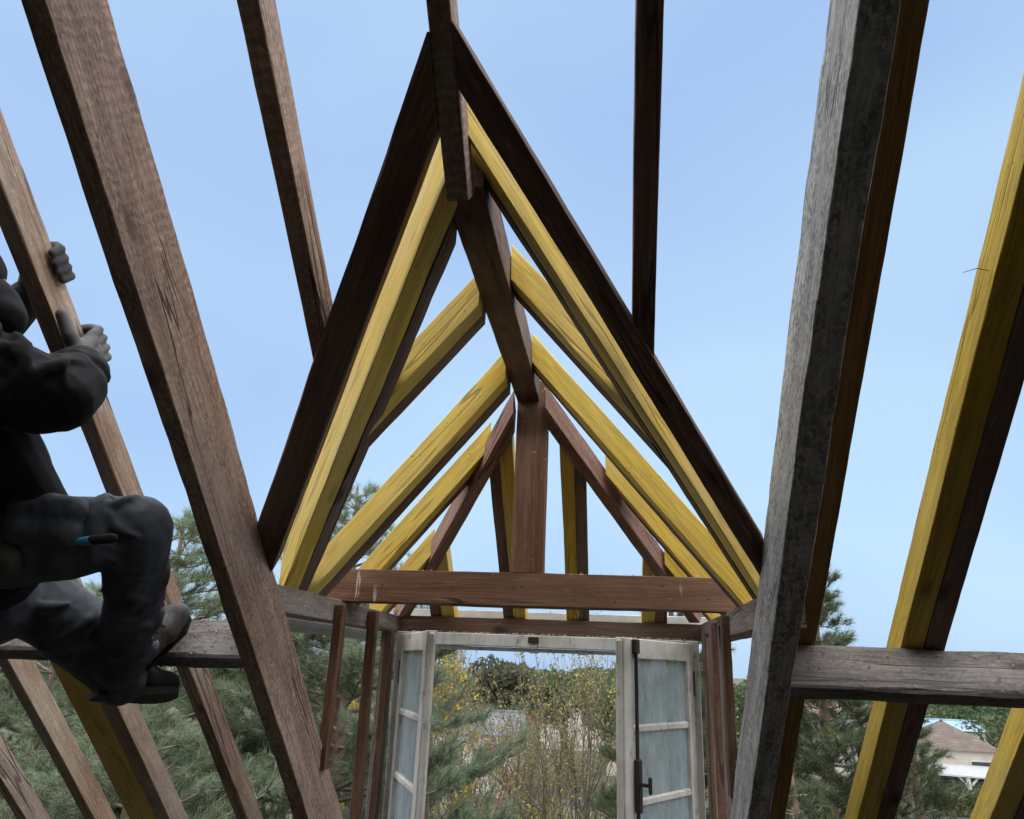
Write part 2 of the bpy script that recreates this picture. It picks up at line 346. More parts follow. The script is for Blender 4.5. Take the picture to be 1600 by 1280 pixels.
rafter(-2.205, -2.163, C0, C1, TOP, BOT, 'tan', 'pale rafter in the bottom left corner of the picture')
rafter(-.665, -.622, C0, C1, TOP, .70, 'old_saw', 'short brown rafter running down to the left valley timber', cut1=(rp(-.64, .64, 1.5), (.885, .465*CS, -.465*SN)))
rafter(-.317, -.272, C0, C1, TOP, .335, 'old_saw', 'short central rafter ending above the dormer ridge')
rafter(.052, .098, C0, C1, TOP, .70, 'old', 'short dark rafter running down to the right valley timber', cut1=(rp(.075, .68, 1.5), (-.9, .44*CS, -.44*SN)))
rafter(.455, .533, C0, C1, TOP, BOT, 'yellow_shaded', 'yellow rafter with shade in its colour, tight against the grey principal rafter')
yel_right = rafter(.742, .798, C0, C1, TOP, BOT, 'yellow', 'bright yellow rafter right of the dormer, paired with a dark one')
rafter(.800, .849, C0, C1, TOP, BOT, 'old', 'dark rafter doubled against the bright yellow rafter on the right')
rafter(1.108, 1.172, C0, C1, TOP, BOT, 'yellow', 'yellow rafter crossing the bottom right corner')
rafter(1.174, 1.224, C0, C1, TOP, BOT, 'old', 'dark rafter doubled behind the yellow one in the bottom right corner')
def purlin(x0, x1, s0, s1, label):
    return beam('purlin', rp(x0, 0, 0), rp(x1, 0, 0), NV, SV, (s0, s1), (1.332, 1.4695), 'purlin', label, 'purlin', 'purlins', rough=.003, ch=.006, wane=.006)
purlin(-4.2, -.955, 1.487, 1.541, 'dusty purlin on the left carrying the worker\'s boot')
purlin(.429, 4.0, 1.510, 1.562, 'dusty purlin on the right crossing in front of yellow rafters')
beam('ridge_beam', (-4.5, rp(0, TOP, 1.40).y, rp(0, TOP, 1.40).z-.1), (4.5, rp(0, TOP, 1.40).y, rp(0, TOP, 1.40).z-.1), ZV, YV, (-.06, .06), (-.12, .06), 'old', 'heavy main ridge beam overhead, above the picture', 'beam')

# ------------------------------------------------------------------ dormer
XL, XR = -.928, .383                   # inner faces of the side plates
ZP0, ZP1 = .114, .186                  # side plate bottom and top
def zl(x): return 1.316+1.21*x         # underside of the left dormer slope
def zr(x): return .658-1.205*x         # underside of the right dormer slope
UL = Vector((-1.21, 0, 1)).normalized(); UR = Vector((1.205, 0, 1)).normalized()
# side plates, front plate, tie, king post, ridge
beam('side_plate', (XL, 1.98, 0), (XL, 2.585, 0), ZV, XV, (-.10, 0), (ZP0, ZP1+.002), 'plate', 'short grey wall plate between left principal rafter and tie beam', 'wall plate', 'dormer wall plates')
beam('side_plate', (XL, 2.588, 0), (XL, 3.348, 0), ZV, XV, (-.10, .0), (ZP0, ZP1-.003), 'plate', 'grey wall plate along the left dormer side, meeting the window head', 'wall plate', 'dormer wall plates')
beam('side_plate', (XR, 1.98, 0), (XR, 2.615, 0), ZV, XV, (0, .10), (ZP0-.004, ZP1), 'plate', 'short grey wall plate between right principal rafter and tie beam', 'wall plate', 'dormer wall plates')
beam('side_plate', (XR, 2.618, 0), (XR, 3.348, 0), ZV, XV, (.002, .10), (ZP0, ZP1), 'plate', 'notched grey wall plate along the right dormer side above the studs', 'wall plate', 'dormer wall plates')
beam('front_plate', (-1.03, 3.352, 0), (.485, 3.352, 0), ZV, YV, (0, .10), (.122, .186), 'old', 'brown front plate lying on the window head with wood chips on it', 'wall plate', 'dormer wall plates')
beam('tie_beam', (-1.03, 2.622, 0), (.475, 2.622, 0), ZV, YV, (0, .085), (.188, .301), 'red', 'brown horizontal tie beam spanning the dormer below the king post', 'beam', cut0=((-.975, 2.6, .24), (-1.0, 0, .9)), cut1=((.425, 2.6, .24), (1.0, 0, .9)), rough=.003)
beam('king_post', (-.286, 2.622, .303), (-.282, 2.622, 1.02), YV, XV, (-.057, .057), (0, .085), 'red', 'brown king post standing on the tie beam with a vertical crack', 'post')
beam('dormer_ridge', (-.2985, 1.289, .935), (-.2985, 2.62, .937), ZV, XV, (-.0425, .0425), (0, .105), 'old', 'brown dormer ridge beam running out to the king post', 'beam')
# valley timbers in the main roof plane
def vl(x): return -1.88*x-.566
def vr(x): return 1.80*x+.506
beam('valley_rafter', rp(-.298, vl(-.298), 0), rp(-.905, vl(-.905), 0), NV, Vector((.88, .47*CS, -.47*SN)), (0, .078), (1.465, 1.549), 'old', 'dark valley rafter falling left from the dormer apex', 'rafter', 'dark valley rafters', cut0=((-.3185, 0, 0), (1, 0, 0)), cut1=((-.9115, 0, 0), (1, 0, 0)), wane=.006)
beam('valley_rafter', rp(-.286, vr(-.286), 0), rp(.372, vr(.372), 0), NV, Vector((-.874, .486*CS, -.486*SN)), (0, .053), (1.465, 1.502), 'old', 'dark valley rafter falling right from the dormer apex', 'rafter', 'dark valley rafters', cut0=((-.2705, 0, 0), (1, 0, 0)), cut1=((.3715, 0, 0), (1, 0, 0)), wane=.012)
# yellow doubling under the valleys, lying in the dormer slopes
def in_l(x, y): return Vector((x, y, zl(x)))
def in_r(x, y): return Vector((x, y, zr(x)))
def sloped(pa, pb, up, mat, w, depth, label, cut0=None, cut1=None, group='dormer rafters', name='dormer_rafter'):
    d = (Vector(pb)-Vector(pa)).normalized(); sdv = up.cross(d)
    if sdv.y < 0: sdv = -sdv
    return beam(name, pa, pb, up, sdv, w, (0, depth), mat, label, 'rafter', group, cut0=cut0, cut1=cut1)
VX = (Vector((1, 0, 0)))
dl = (in_l(-.911, 2.066)-in_l(-.319, 1.24)).normalized(); dr = (in_r(.373, 1.989)-in_r(-.251, 1.215)).normalized()
RIDL, RIDR = ((-.342, 0, 0), (1, 0, 0)), ((-.255, 0, 0), (1, 0, 0))
FL = ((-.99, 0, 0), (1, 0, 0)); FR = ((.445, 0, 0), (1, 0, 0))
def lining(f, pa, pb, up, mat, w, depth, label, c0, c1):
    pa, pb = f(*pa), f(*pb); d = (pb-pa).normalized(); sdv = ZV.cross(d)
    if sdv.y < 0: sdv = -sdv
    return beam('valley_lining', pa-d*.18, pb+d*.16, up, sdv, w, (0, depth), mat, label, 'rafter', 'valley linings', cut0=c0, cut1=c1, skew=.79)
CUL, CUR = ((-.3185, 0, 0), (1, 0, 0)), ((-.288, 0, 0), (1, 0, 0)); CDL, CDR = ((-.975, 0, 0), (1, 0, 0)), ((.43, 0, 0), (1, 0, 0))
lining(in_l, (-.319, 1.24), (-.911, 2.066), ZV, 'yellow', (0, .060), .172, 'yellow timber lining the left valley rafter', CUL, CDL)
lining(in_l, (-.319, 1.24), (-.911, 2.066), ZV, 'old', (.062, .105), .14, 'dark brown timber behind the yellow left valley lining', RIDL, CDL)
lining(in_r, (-.251, 1.215), (.373, 1.989), ZV, 'yellow', (0, .060), .125, 'yellow timber lining the right valley rafter', CUR, CDR)
lining(in_r, (-.251, 1.215), (.373, 1.989), ZV, 'old', (.062, .100), .125, 'dark brown timber behind the yellow right valley lining', ((-.2545, 0, 0), (1, 0, 0)), CDR)
def pair(side, y, xa, xb, ly, lo, cut0, cut1, wy=.062, wo=.055, dz=0.0):
    D = Vector((0, 0, dz))
    f, up = (in_l, UL) if side < 0 else (in_r, UR)
    if ly: sloped(f(xa, y)+D, f(xb, y)+D, up, 'yellow', (0, wy), .068, ly, cut0, cut1)
    if lo: sloped(f(xa, y)+D, f(xb, y)+D, up, 'old', (wy+.002, wy+wo), .068, lo, cut0, cut1)
hipn_l = Vector((-.664, -.634, 0)); hipn_r = Vector((.664, -.634, 0))
VLc = (in_l(-.62, 1.80)+Vector((0, 0, 0)), Vector((.813, .583, 0)))
VRc = (in_r(.03, 1.70), Vector((-.779, .627, 0)))
pair(-1, 1.755, -.342, -.62, 'short yellow jack rafter from ridge to left valley', 'dark jack rafter behind the short yellow one on the left', RIDL, VLc)
pair(1, 1.735, -.255, .08, 'short yellow jack rafter from ridge to right valley', 'dark jack rafter behind the short yellow one on the right', RIDR, VRc)
pair(-1, 2.302, -.342, -1.06, 'long yellow rafter on the left dormer slope in front of the tie beam', 'dark rafter doubled behind the long left yellow rafter', RIDL, FL, .062, .08)
pair(1, 2.302, -.255, .515, 'long yellow rafter on the right dormer slope in front of the tie beam', 'dark rafter doubled behind the long right yellow rafter', RIDR, FR, .062, .05)
# hips run from the ridge end to the outer corners, deeper than the rafters they carry
HIP = {-1: (Vector((-.335, 2.57, .850)), Vector((-.91, 3.36, .180))), 1: (Vector((-.235, 2.57, .868)), Vector((.335, 3.33, .222)))}
def hip_at(x, side):
    a, b = HIP[side]; return a+(b-a)*((x-a.x)/(b.x-a.x))
def hip(side, label):
    a, b = HIP[side]; d = (b-a).normalized(); sdv = ZV.cross(d)
    return beam('hip_rafter', a-d*.06, b+d*.05, ZV, sdv, (-.026, .026), (0, .074), 'hip', label, 'rafter', 'hip rafters', cut0=((-.3445 if side < 0 else -.2265, 0, 0), (1, 0, 0)))
hip(-1, 'reddish brown hip rafter falling left from the king post')
hip(1, 'reddish brown hip rafter falling right from the king post')
for side, y, xe, dz, a, b_ in ((-1, 2.715, -.452, .012, 'middle yellow jack rafter between left hip and wall plate', 'dark jack rafter behind the middle left yellow one'),
                       (-1, 3.09, -.735, .0, 'lowest short yellow jack rafter between left hip and wall plate', 'dark jack rafter behind the lowest left yellow one'),
                       (1, 2.80, -.012, .030, 'yellow jack rafter between right hip and wall plate above the tie beam', 'dark jack rafter behind the right yellow jack rafter'),
                       (1, 3.12, .225, .02, 'lowest short yellow jack rafter between right hip and wall plate', 'dark jack rafter behind the lowest right yellow one')):
    hd_ = HIP[side][1]-HIP[side][0]; nh = Vector((hd_.y, -hd_.x, 0)).normalized()
    f = in_l if side < 0 else in_r
    pair(side, y, xe, -1.06 if side < 0 else .515, a, b_, (f(xe, y), nh), FL if side < 0 else FR, .058, .05, dz)
# hip end rafters down to the front plate
def hipend(x0, x1, mat, label):
    xm = (x0+x1)/2; side = -1 if xm < -.29 else 1
    h_ = hip_at(xm, side); a = Vector((xm, h_.y+.02, h_.z+.022)); k = (a.z-.190)/(3.362-a.y)
    b = Vector((xm, 3.47, .190-k*.108)); hd_ = HIP[side][1]-HIP[side][0]; nh = Vector((hd_.y, -hd_.x, 0)).normalized()
    return beam('hip_end_rafter', a, b, Vector((0, k, 1)), XV, (x0-xm, x1-xm), (0, .068), mat, label, 'rafter', 'hip end rafters', cut0=(a, nh), cut1=((0, 3.47, 0), (0, 1, 0)))
hipend(-.79, -.739, 'old', 'dark short hip end rafter nearest the left window corner')
hipend(-.738, -.681, 'yellow', 'yellow short hip end rafter nearest the left window corner')
hipend(-.462, -.418, 'old', 'dark hip end rafter seen left of the king post')
hipend(-.417, -.363, 'yellow', 'yellow hip end rafter seen just left of the king post')
hipend(-.183, -.132, 'yellow', 'yellow hip end rafter seen right of the king post')
hipend(-.131, -.087, 'old', 'dark hip end rafter seen right of the king post')
hipend(.139, .195, 'yellow', 'yellow short hip end rafter nearest the right window corner')
hipend(.196, .247, 'old', 'dark short hip end rafter nearest the right window corner')
# eaves boards and gutters
beam('fascia_board', (-1.07, 3.485, 0), (.525, 3.485, 0), ZV, YV, (0, .022), (.118, .225), 'soffit', 'pale fascia board outside the front plate, seen below the tie beam', 'board', 'fascia boards')
for x, s, lab in ((-1.09, -1, 'left'),):
    V, F = [], []
    for i in range(2):
        y = 2.42 if i == 0 else 3.50
        for r_ in (.055, .052):
            for k in range(11):
                a = math.pi*k/10; V.append((x+s*.06+r_*math.cos(a), y, .135-r_*math.sin(a)))
    for k in range(10):
        F += [(k, k+1, 23+k, 22+k), (11+k, 33+k, 34+k, 12+k)]
    F += [(0, 22, 33, 11), (10, 21, 43, 32), tuple(range(11))+tuple(range(21, 10, -1)), tuple(range(22, 33))+tuple(range(43, 32, -1))]
    tag(meshobj('gutter', V, F, 'zinc', smooth=False), 'half round zinc gutter under the %s dormer eaves' % lab, 'gutter', 'gutters')

# studs of the dormer cheeks
def stud(x, y, z0, z1, wx, wy, mat, label, lean=(0, 0), foot=False):
    return beam('cheek_stud', (x+lean[0], y+lean[1], z0), (x, y, z1), YV, XV, (-wx/2, wx/2), (-wy/2, wy/2), mat, label, 'stud', 'dormer cheek studs', rough=.003)
stud(-.911, 2.535, -.34, .165, .030, .045, 'red', 'short reddish stud hanging below the left wall plate, cut to a point', (0, -.02))
stud(-.909, 2.905, -1.6, .172, .032, .050, 'red', 'tall thin reddish stud in the left dormer cheek')
stud(-.930, 3.215, -1.6, .112, .030, .040, 'old', 'dark slim stud just before the left corner post')
stud(-.955, 3.290, -1.6, .112, .050, .045, 'plate', 'grey brown corner post left of the window frame')
stud(.372, 2.570, -.36, .172, .026, .055, 'old', 'dark stud nearest the grey principal, ending in a pointed foot', (.004, .03))
stud(.378, 2.720, -1.6, .150, .020, .030, 'plate', 'splintered grey stud in the middle of the right dormer cheek')
stud(.380, 2.890, -1.6, .165, .032, .060, 'hip', 'reddish stud in the middle of the right dormer cheek')
stud(.372, 3.020, -1.6, .120, .010, .022, 'tan', 'thin pale lath between the right cheek studs')
stud(.386, 3.130, -1.6, .140, .032, .050, 'old', 'dark brown stud before the right corner post')
stud(.404, 3.285, -1.6, .112, .045, .050, 'plate', 'grey brown corner post right of the window frame')

# ------------------------------------------------------------------ window
win = empty('window', (-.28, 3.40, -1.0), 'old white casement window with both sashes open inwards', 'window')
OX = Vector((-.28, 3.40, -1.0))
def wbox(name, b, mat='paint', parent=win, bev=.003):
    x0, x1, y0, y1, z0, z1 = b; c = ((x0+x1)/2, (y0+y1)/2, (z0+z1)/2)
    o = boxes(name, [(x0-c[0], x1-c[0], y0-c[1], y1-c[1], z0-c[2], z1-c[2])], mat, parent, bev)
    o.location = Vector(c)-OX; return o
wbox('jamb', (-.925, -.868, 3.318, 3.40, -1.55, .118)); wbox('jamb', (.313, .370, 3.318, 3.40, -1.55, .118))
wbox('head', (-.866, .311, 3.322, 3.40, .068, .119)); wbox('sill', (-.866, .311, 3.30, 3.44, -1.55, -1.48))
wbox('stop', (-.866, .311, 3.36, 3.41, .050, .066)); wbox('latch_keep', (-.345, -.300, 3.312, 3.3205, .085, .112), 'iron', bev=.002)
wbox('latch_stop', (-.345, -.300, 3.345, 3.358, .045, .066)); wbox('latch_stop', (.0-.13, .04-.13, 3.345, 3.358, .045, .066))
def casement(hx, dirv, side):
    """Sash in local coords: u from hinge to free edge along X, thickness along Y (room side = -side...), z up; top at .075"""
    W, Z1, Z0, T = .55, .106, -1.46, .036
    ang = math.atan2(dirv[1], dirv[0])
    root = bpy.data.objects.new('casement', None); root.empty_display_size = .1; link(root, win)
    root.location = Vector((hx, 3.325, 0))-OX; root.rotation_euler = (0, 0, ang)
    # in local frame X runs hinge -> free; room face is local -Y for the left sash, +Y for the right sash
    rs = -1 if side < 0 else 1
    y0, y1 = (-T, 0) if rs < 0 else (0, T)
    ys = sorted((y0, y1))
    def b(name, x0, x1, ya, yb, z0, z1, mat='paint', bev=.003):
        c = ((x0+x1)/2, (ya+yb)/2, (z0+z1)/2)
        o = boxes(name, [(x0-c[0], x1-c[0], ya-c[1], yb-c[1], z0-c[2], z1-c[2])], mat, root, bev); o.location = c; return o
    st = .062
    b('stile', .002, .05, ys[0], ys[1], Z0, Z1); b('stile', W-st, W, ys[0], ys[1], Z0, Z1)
    b('rail', .05, W-st, ys[0]+.001, ys[1]-.001, Z1-.072, Z1-.001); b('rail', .05, W-st, ys[0]+.001, ys[1]-.001, Z0+.001, Z0+.11)
    # rounded meeting bead on the free edge
    b('bead', W-.002, W+.016, ys[0]+.006, ys[1]-.006, Z0+.01, Z1-.006, bev=.007)
    zs = [Z1-.072]
    for z in (-.205, -.445, -.70, -.96):
        b('muntin', .05, W-st, ys[0]+.005, ys[1]-.005, z-.013, z+.013, bev=.005); zs.append(z)
    zs.append(Z0+.11)
    ym = (ys[0]+ys[1])/2
    for i in range(len(zs)-1):
        t_ = zs[i]-(.013 if i else 0); u_ = zs[i+1]+(.013 if i < len(zs)-2 else 0)
        b('pane', .05, W-st, ym-.0015, ym+.0015, u_, t_, 'glass', 0)
    for z in (-.05, -.9): b('hinge', -.006, .010, ym-.009+rs*.012, ym+.009+rs*.012, z-.05, z+.05, 'iron', .004)
    if side > 0:   # espagnolette on the room side
        yb = ys[1] if rs > 0 else ys[0]; e = rs
        def c(name, x0, x1, d0, d1, z0, z1, bev=.003):
            a_, b2 = sorted((yb+e*d0, yb+e*d1)); return b(name, x0, x1, a_, b2, z0, z1, 'iron', bev)
        xc = W-st-.006
        c('bolt_rod', xc-.006, xc+.006, .003, .015, Z0+.02, Z1-.01); c('bolt_bracket', xc-.016, xc+.016, .0, .018, Z1-.055, Z1-.004)
        c('bolt_case', xc-.014, xc+.014, .0, .022, -.47, -.30, .005)
        c('handle_stem', xc-.006, xc+.006, .022, .050, -.386, -.374, .003); c('handle', xc-.007, xc+.007, .050, .064, -.409, -.351, .006)
    return root
casement(-.868, (.232, -.5), -1)
casement(.313, (-.29, -.465), 1)
# ------------------------------------------------------------------ rest of the roof: covered rear slope behind the viewer
RY, RZ = rp(0, TOP, 1.40).y, rp(0, TOP, 1.40).z
def rear():
    t = math.tan(SA); V = []; F = []
    for i, off in enumerate((0, .06)):
        V += [(-6.3, RY-.02, RZ+off), (6.3, RY-.02, RZ+off), (6.3, -4.6, RZ+off-t*(RY+4.58)), (-6.3, -4.6, RZ+off-t*(RY+4.58))]
    F = [(0, 3, 2, 1), (4, 5, 6, 7), (0, 1, 5, 4), (1, 2, 6, 5), (2, 3, 7, 6), (3, 0, 4, 7)]
    o = meshobj('rear_roof', V, F, plain('dark underside of roof boards', (.018, .014, .012), .9, .3, 4)); tag(o, 'dark boarded rear roof slope behind the viewer', 'roof')
    for x, n_ in ((-6.15, 'left'), (6.15, 'right')):
        V = [(x+d, y, z) for d in (-.1, .1) for y, z in ((-4.3, -1.7), (3.4, -1.7), (3.4, -1.25), (RY, RZ-.05), (-4.3, RZ-t*(RY+4.3)-.05))]
        F = [(0, 1, 2, 3, 4), (9, 8, 7, 6, 5)]+[(k, 5+k, 5+(k+1) % 5, (k+1) % 5) for k in range(5)]
        tag(meshobj('gable_wall', V, F, plain('grey render', (.10, .09, .08), .9, .15, 3)), 'plain rendered gable wall at the far %s end of the attic' % n_, 'wall')
rear()

# ------------------------------------------------------------------ vegetation
def tubes(paths, sides=5):
    V, F, base = [], [], 0
    ang = np.linspace(0, 2*math.pi, sides, endpoint=False)
    for P, r in paths:
        P = np.asarray(P, float); r = np.asarray(r, float); n = len(P)
        d = np.gradient(P, axis=0); d /= np.linalg.norm(d, axis=1)[:, None]+1e-9
        ref = np.array([0, 0, 1.]) if abs(d[0][2]) < .8 else np.array([1., 0, 0])
        a = np.cross(d, ref); a /= np.linalg.norm(a, axis=1)[:, None]+1e-9; b = np.cross(d, a)
        ring = P[:, None, :]+r[:, None, None]*(np.cos(ang)[None, :, None]*a[:, None, :]+np.sin(ang)[None, :, None]*b[:, None, :])
        V.append(ring.reshape(-1, 3))
        i = np.arange(n-1)[:, None]*sides; k = np.arange(sides)[None, :]; k2 = (k+1) % sides
        F.append((np.stack([i+k, i+k2, i+sides+k2, i+sides+k], -1).reshape(-1, 4))+base); base += n*sides
    return np.concatenate(V), np.concatenate(F)
def needles(C, A, rng, n=36, ln=.11, w=.0045, spread=1.1):
    """C centres, A unit shoot axes: n thin triangular needles fan out from each shoot"""
    N = len(C); C = np.repeat(C, n, 0); A = np.repeat(A, n, 0)
    d = rng.normal(size=(N*n, 3)); d /= np.linalg.norm(d, axis=1)[:, None]
    d = A+d*spread*.85; d /= np.linalg.norm(d, axis=1)[:, None]
    L = ln*rng.uniform(.6, 1.15, (N*n, 1)); st = C+A*rng.uniform(-.5, .35, (N*n, 1))*ln
    s = np.cross(d, rng.normal(size=(N*n, 3))); s /= np.linalg.norm(s, axis=1)[:, None]+1e-9
    V = np.stack([st-s*w*.5, st+s*w*.5, st+d*L], 1).reshape(-1, 3)
    return V, np.arange(len(V)).reshape(-1, 3)
def leaves(C, rng, size=.05, jitter=.3):
    N = len(C); d = rng.normal(size=(N, 3)); d /= np.linalg.norm(d, axis=1)[:, None]
    s = np.cross(d, rng.normal(size=(N, 3))); s /= np.linalg.norm(s, axis=1)[:, None]
    z = size*rng.uniform(1-jitter, 1+jitter, (N, 1))
    V = np.stack([C-d*z, C+s*z*.5, C+d*z, C-s*z*.5], 1).reshape(-1, 3)
    return V, np.arange(len(V)).reshape(-1, 4)

def pine(x, y, top, low, rad, label, seed, mat='needle', dens=1.0, tip=.25, nl=.11, nn=34, nw=.005, group='pine trees'):
    rng = np.random.default_rng(seed); H = top-GROUND
    root = empty('pine_tree', (x, y, GROUND), label, 'pine tree', group)
    zz = np.linspace(0, H, 14); wob = np.cumsum(rng.normal(0, .02, (14, 2)), 0)
    tp = np.column_stack([wob[:, 0], wob[:, 1], zz]); tr = .15*(1-zz/H)**.8+.012
    v, f = tubes([(tp, tr)], 9); meshobj('trunk', v, f, 'bark_red', root, True)
    paths, C, A = [], [], []
    h = max(0, low-GROUND)
    C += [tp[-1]]; A += [np.array([0, 0, 1.])]
    while h < H-.08:
        f_ = (H-h)/(top-low); Lb = rad*min(1, (f_*1.25)**.75)*rng.uniform(.65, 1.1)+tip*.3
        nb = 5
        a0 = rng.uniform(0, 6.28)
        for k in range(nb):
            az_ = a0+k*6.28/nb+rng.normal(0, .25); L = Lb*rng.uniform(.65, 1.15)
            o = np.array([np.interp(h, zz, tp[:, 0]), np.interp(h, zz, tp[:, 1]), h])
            dd = np.array([math.cos(az_), math.sin(az_), rng.uniform(-.05, .3)])
            ts = np.linspace(0, 1, 7)
            P = o+ts[:, None]*L*dd+np.column_stack([0*ts, 0*ts, .25*L*ts**2*rng.uniform(.3, 1.1)])+np.column_stack([rng.normal(0, .03, 7)*ts for _ in range(3)])
            paths.append((P, .018*L**.7*(1-ts*.85)+.003))
            nt_ = int(max(3, L*9*dens))
            for j in range(nt_):
                t = rng.uniform(.22, 1)**.8; q = np.array([np.interp(t, ts, P[:, i]) for i in range(3)])
                tang = P[min(6, int(t*6)+1)]-P[int(t*5.99)]; tang /= np.linalg.norm(tang)+1e-9
                sd2 = np.cross(tang, [0, 0, 1.]); sd2 /= np.linalg.norm(sd2)+1e-9
                td = tang*.7+sd2*rng.choice([-1, 1])*rng.uniform(.4, 1.1)+np.array([0, 0, rng.uniform(-.1, .6)]); td /= np.linalg.norm(td)
                tl = rng.uniform(.15, .5)*(1.15-t*.6)*min(1.0, L)
                e = q+td*tl+np.array([0, 0, .12*tl])
                paths.append((np.array([q, (q+e)/2+rng.normal(0, .01, 3), e]), np.array([.006, .0045, .003])))
                m_ = max(1, int(tl/.085))
                for g in range(m_+1):
                    uu = (g+.3)/(m_+.3); C.append(q+(e-q)*min(1, uu)+rng.normal(0, .012, 3)); A.append((td+np.array([0, 0, .35]))/np.linalg.norm(td+np.array([0, 0, .35])))
            C.append(P[-1]); A.append(dd/np.linalg.norm(dd))
        h += rng.uniform(.16, .27)/max(.6, dens**.5)
    v, f = tubes(paths, 3); meshobj('branches', v, f, 'twig', root)
    v, f = needles(np.array(C), np.array(A), rng, nn, nl, nw); meshobj('crown', v, f, mat, root)
    return len(f)

def broadleaf(x, y, top, spread, stems, label, seed, mat, nleaf, lsize=.045, name='autumn_tree', fork=5, low=-3.6, group='autumn trees', twig=.35):
    rng = np.random.default_rng(seed); H = top-GROUND
    root = empty(name, (x, y, GROUND), label, 'tree', group)
    paths, tips = [], []
    def grow(o, d, L, r, lev):
        n = 6; ts = np.linspace(0, 1, n); P = [o]; dd = d.copy()
        for i in range(n-1):
            dd = dd+rng.normal(0, .07, 3)+np.array([0, 0, .05]); dd /= np.linalg.norm(dd); P.append(P[-1]+dd*L/(n-1))
        P = np.array(P); (trunk if lev == 0 else paths).append((P, r*(1-.62*ts)))
        if lev >= 1 and P[-1][2] > low-GROUND:
            for t in rng.uniform(.15, 1, 7): tips.append(np.array([np.interp(t, ts, P[:, i]) for i in range(3)]))
        if lev < 3:
            for j in range(fork if lev < 2 else 4):
                t = rng.uniform(.35, 1.0) if lev else rng.uniform(.4, 1)
                q = np.array([np.interp(t, ts, P[:, i]) for i in range(3)])
                nd = dd+rng.normal(0, twig, 3)+np.array([0, 0, .12]); nd /= np.linalg.norm(nd)
                grow(q, nd, L*rng.uniform(.42, .62), r*.42*(1-.4*t)+.002, lev+1)
    trunk = []
    for s in range(stems):
        a = rng.uniform(0, 6.28); d = np.array([math.cos(a)*spread/H*rng.uniform(.2, 1), math.sin(a)*spread/H*rng.uniform(.2, 1), 1.]); d /= np.linalg.norm(d)
        grow(np.array([math.cos(a)*.15, math.sin(a)*.15, 0]), d, H*rng.uniform(.5, .72), .045*rng.uniform(.7, 1.3), 0)
    v, f = tubes(trunk, 6); meshobj('trunk', v, f, 'bark', root, True)
    v, f = tubes(paths, 3); meshobj('branches', v, f, 'bark', root)
    T = np.array(tips); T = T[rng.integers(0, len(T), nleaf)]+rng.normal(0, .06, (nleaf, 3))
    v, f = leaves(T, rng, lsize); meshobj('crown', v, f, mat, root)

def clump_tree(x, y, top, rx, rz, label, seed, mat, n=2600, size=.16, name='far_tree', group='trees in the distance', trunk=True, flat=1.0):
    rng = np.random.default_rng(seed); root = empty(name, (x, y, GROUND), label, 'tree', group); H = top-GROUND
    k = 16; cc = rng.normal(size=(k, 3)); cc /= np.linalg.norm(cc, axis=1)[:, None]; cc *= rng.uniform(.25, .8, (k, 1))
    cr = rng.uniform(.25, .5, k); i = rng.integers(0, k, n)
    d = rng.normal(size=(n, 3)); d /= np.linalg.norm(d, axis=1)[:, None]
    P = cc[i]+d*cr[i][:, None]*rng.uniform(.55, 1.08, (n, 1))
    P = P*np.array([rx, rx*flat, rz])+np.array([0, 0, H-rz*1.05])
    v, f = leaves(P, rng, size, .45); meshobj('crown', v, f, mat, root)
    paths = [(np.array([(0, 0, 0), (.05, 0, (H-rz)*.6), (0, .04, H-rz*.6)]), np.array([.22, .17, .08]))]
    v, f = tubes(paths, 7); meshobj('trunk', v, f, 'bark', root, True)
    if n > 1500:
        br = [(np.array([(0, 0, H-rz*1.6), (c[0]*rx*.6, c[1]*rx*.5, H-rz*1.2+c[2]*rz*.4), (c[0]*rx, c[1]*rx*flat, H-rz*1.05+c[2]*rz)]), np.array([.09, .05, .02])) for c in cc]
        v, f = tubes(br, 4); meshobj('branches', v, f, 'bark', root)

pine(-3.05, 8.6, 1.95, -3.0, 2.2, 'slender pine whose tip shows beside the left valley timbers', 11, tip=.2, dens=1.8)
pine(-5.0, 8.2, 1.55, -3.0, 2.2, 'bushy blue-green pine behind the worker\'s knee', 12, tip=.5, dens=1.8)
pine(-7.0, 9.0, .75, -3.2, 2.4, 'bushy pine at the far left behind the rafters', 13, tip=.5, dens=1.6)
pine(-3.9, 6.3, -.55, -3.4, 1.7, 'low leafy pine top nearest the house, bottom left', 14, tip=.5, nl=.10, dens=1.9)
pine(-1.85, 8.2, -.85, -3.2, 1.0, 'small blue-green pine top at the lower left of the window opening', 15, tip=.3, nl=.09)
pine(.85, 10.5, 1.5, -3.4, 1.2, 'tall dark pine behind the open right window sash', 16, 'needle_dark', tip=.15, dens=1.6, nn=44)
pine(2.68, 10.2, 1.4, -3.4, 1.0, 'dark pine rising right of the grey principal rafter', 17, 'needle_dark', tip=.6, dens=1.9, nn=46)
pine(3.95, 11.5, -.45, -3.4, 1.0, 'small dark pine in front of the brown-roofed house', 18, 'needle_dark', tip=.2, dens=1.7, nn=40)
pine(1.75, 8.3, -.9, -3.2, .9, 'low pine top below the right purlin, next to the studs', 19, 'needle_dark', tip=.25, dens=1.5, nn=40)
broadleaf(-1.45, 14, -.05, 3.4, 10, 'multi-stemmed nearly bare tree in the middle of the window', 21, 'leaf_olive', 8500, .028)
broadleaf(-.55, 15.5, -.2, 3.2, 8, 'nearly bare tree with olive leaves right of the window middle', 22, 'leaf_olive', 5500, .028)
broadleaf(-2.6, 16.5, -.1, 3.0, 7, 'thin bare tree standing behind the yellow one', 26, 'leaf_olive', 3500, .028)
broadleaf(-3.25, 12.5, .12, 2.2, 5, 'tree with yellow autumn leaves beside the left window sash', 23, 'leaf_yel', 4200, .045)
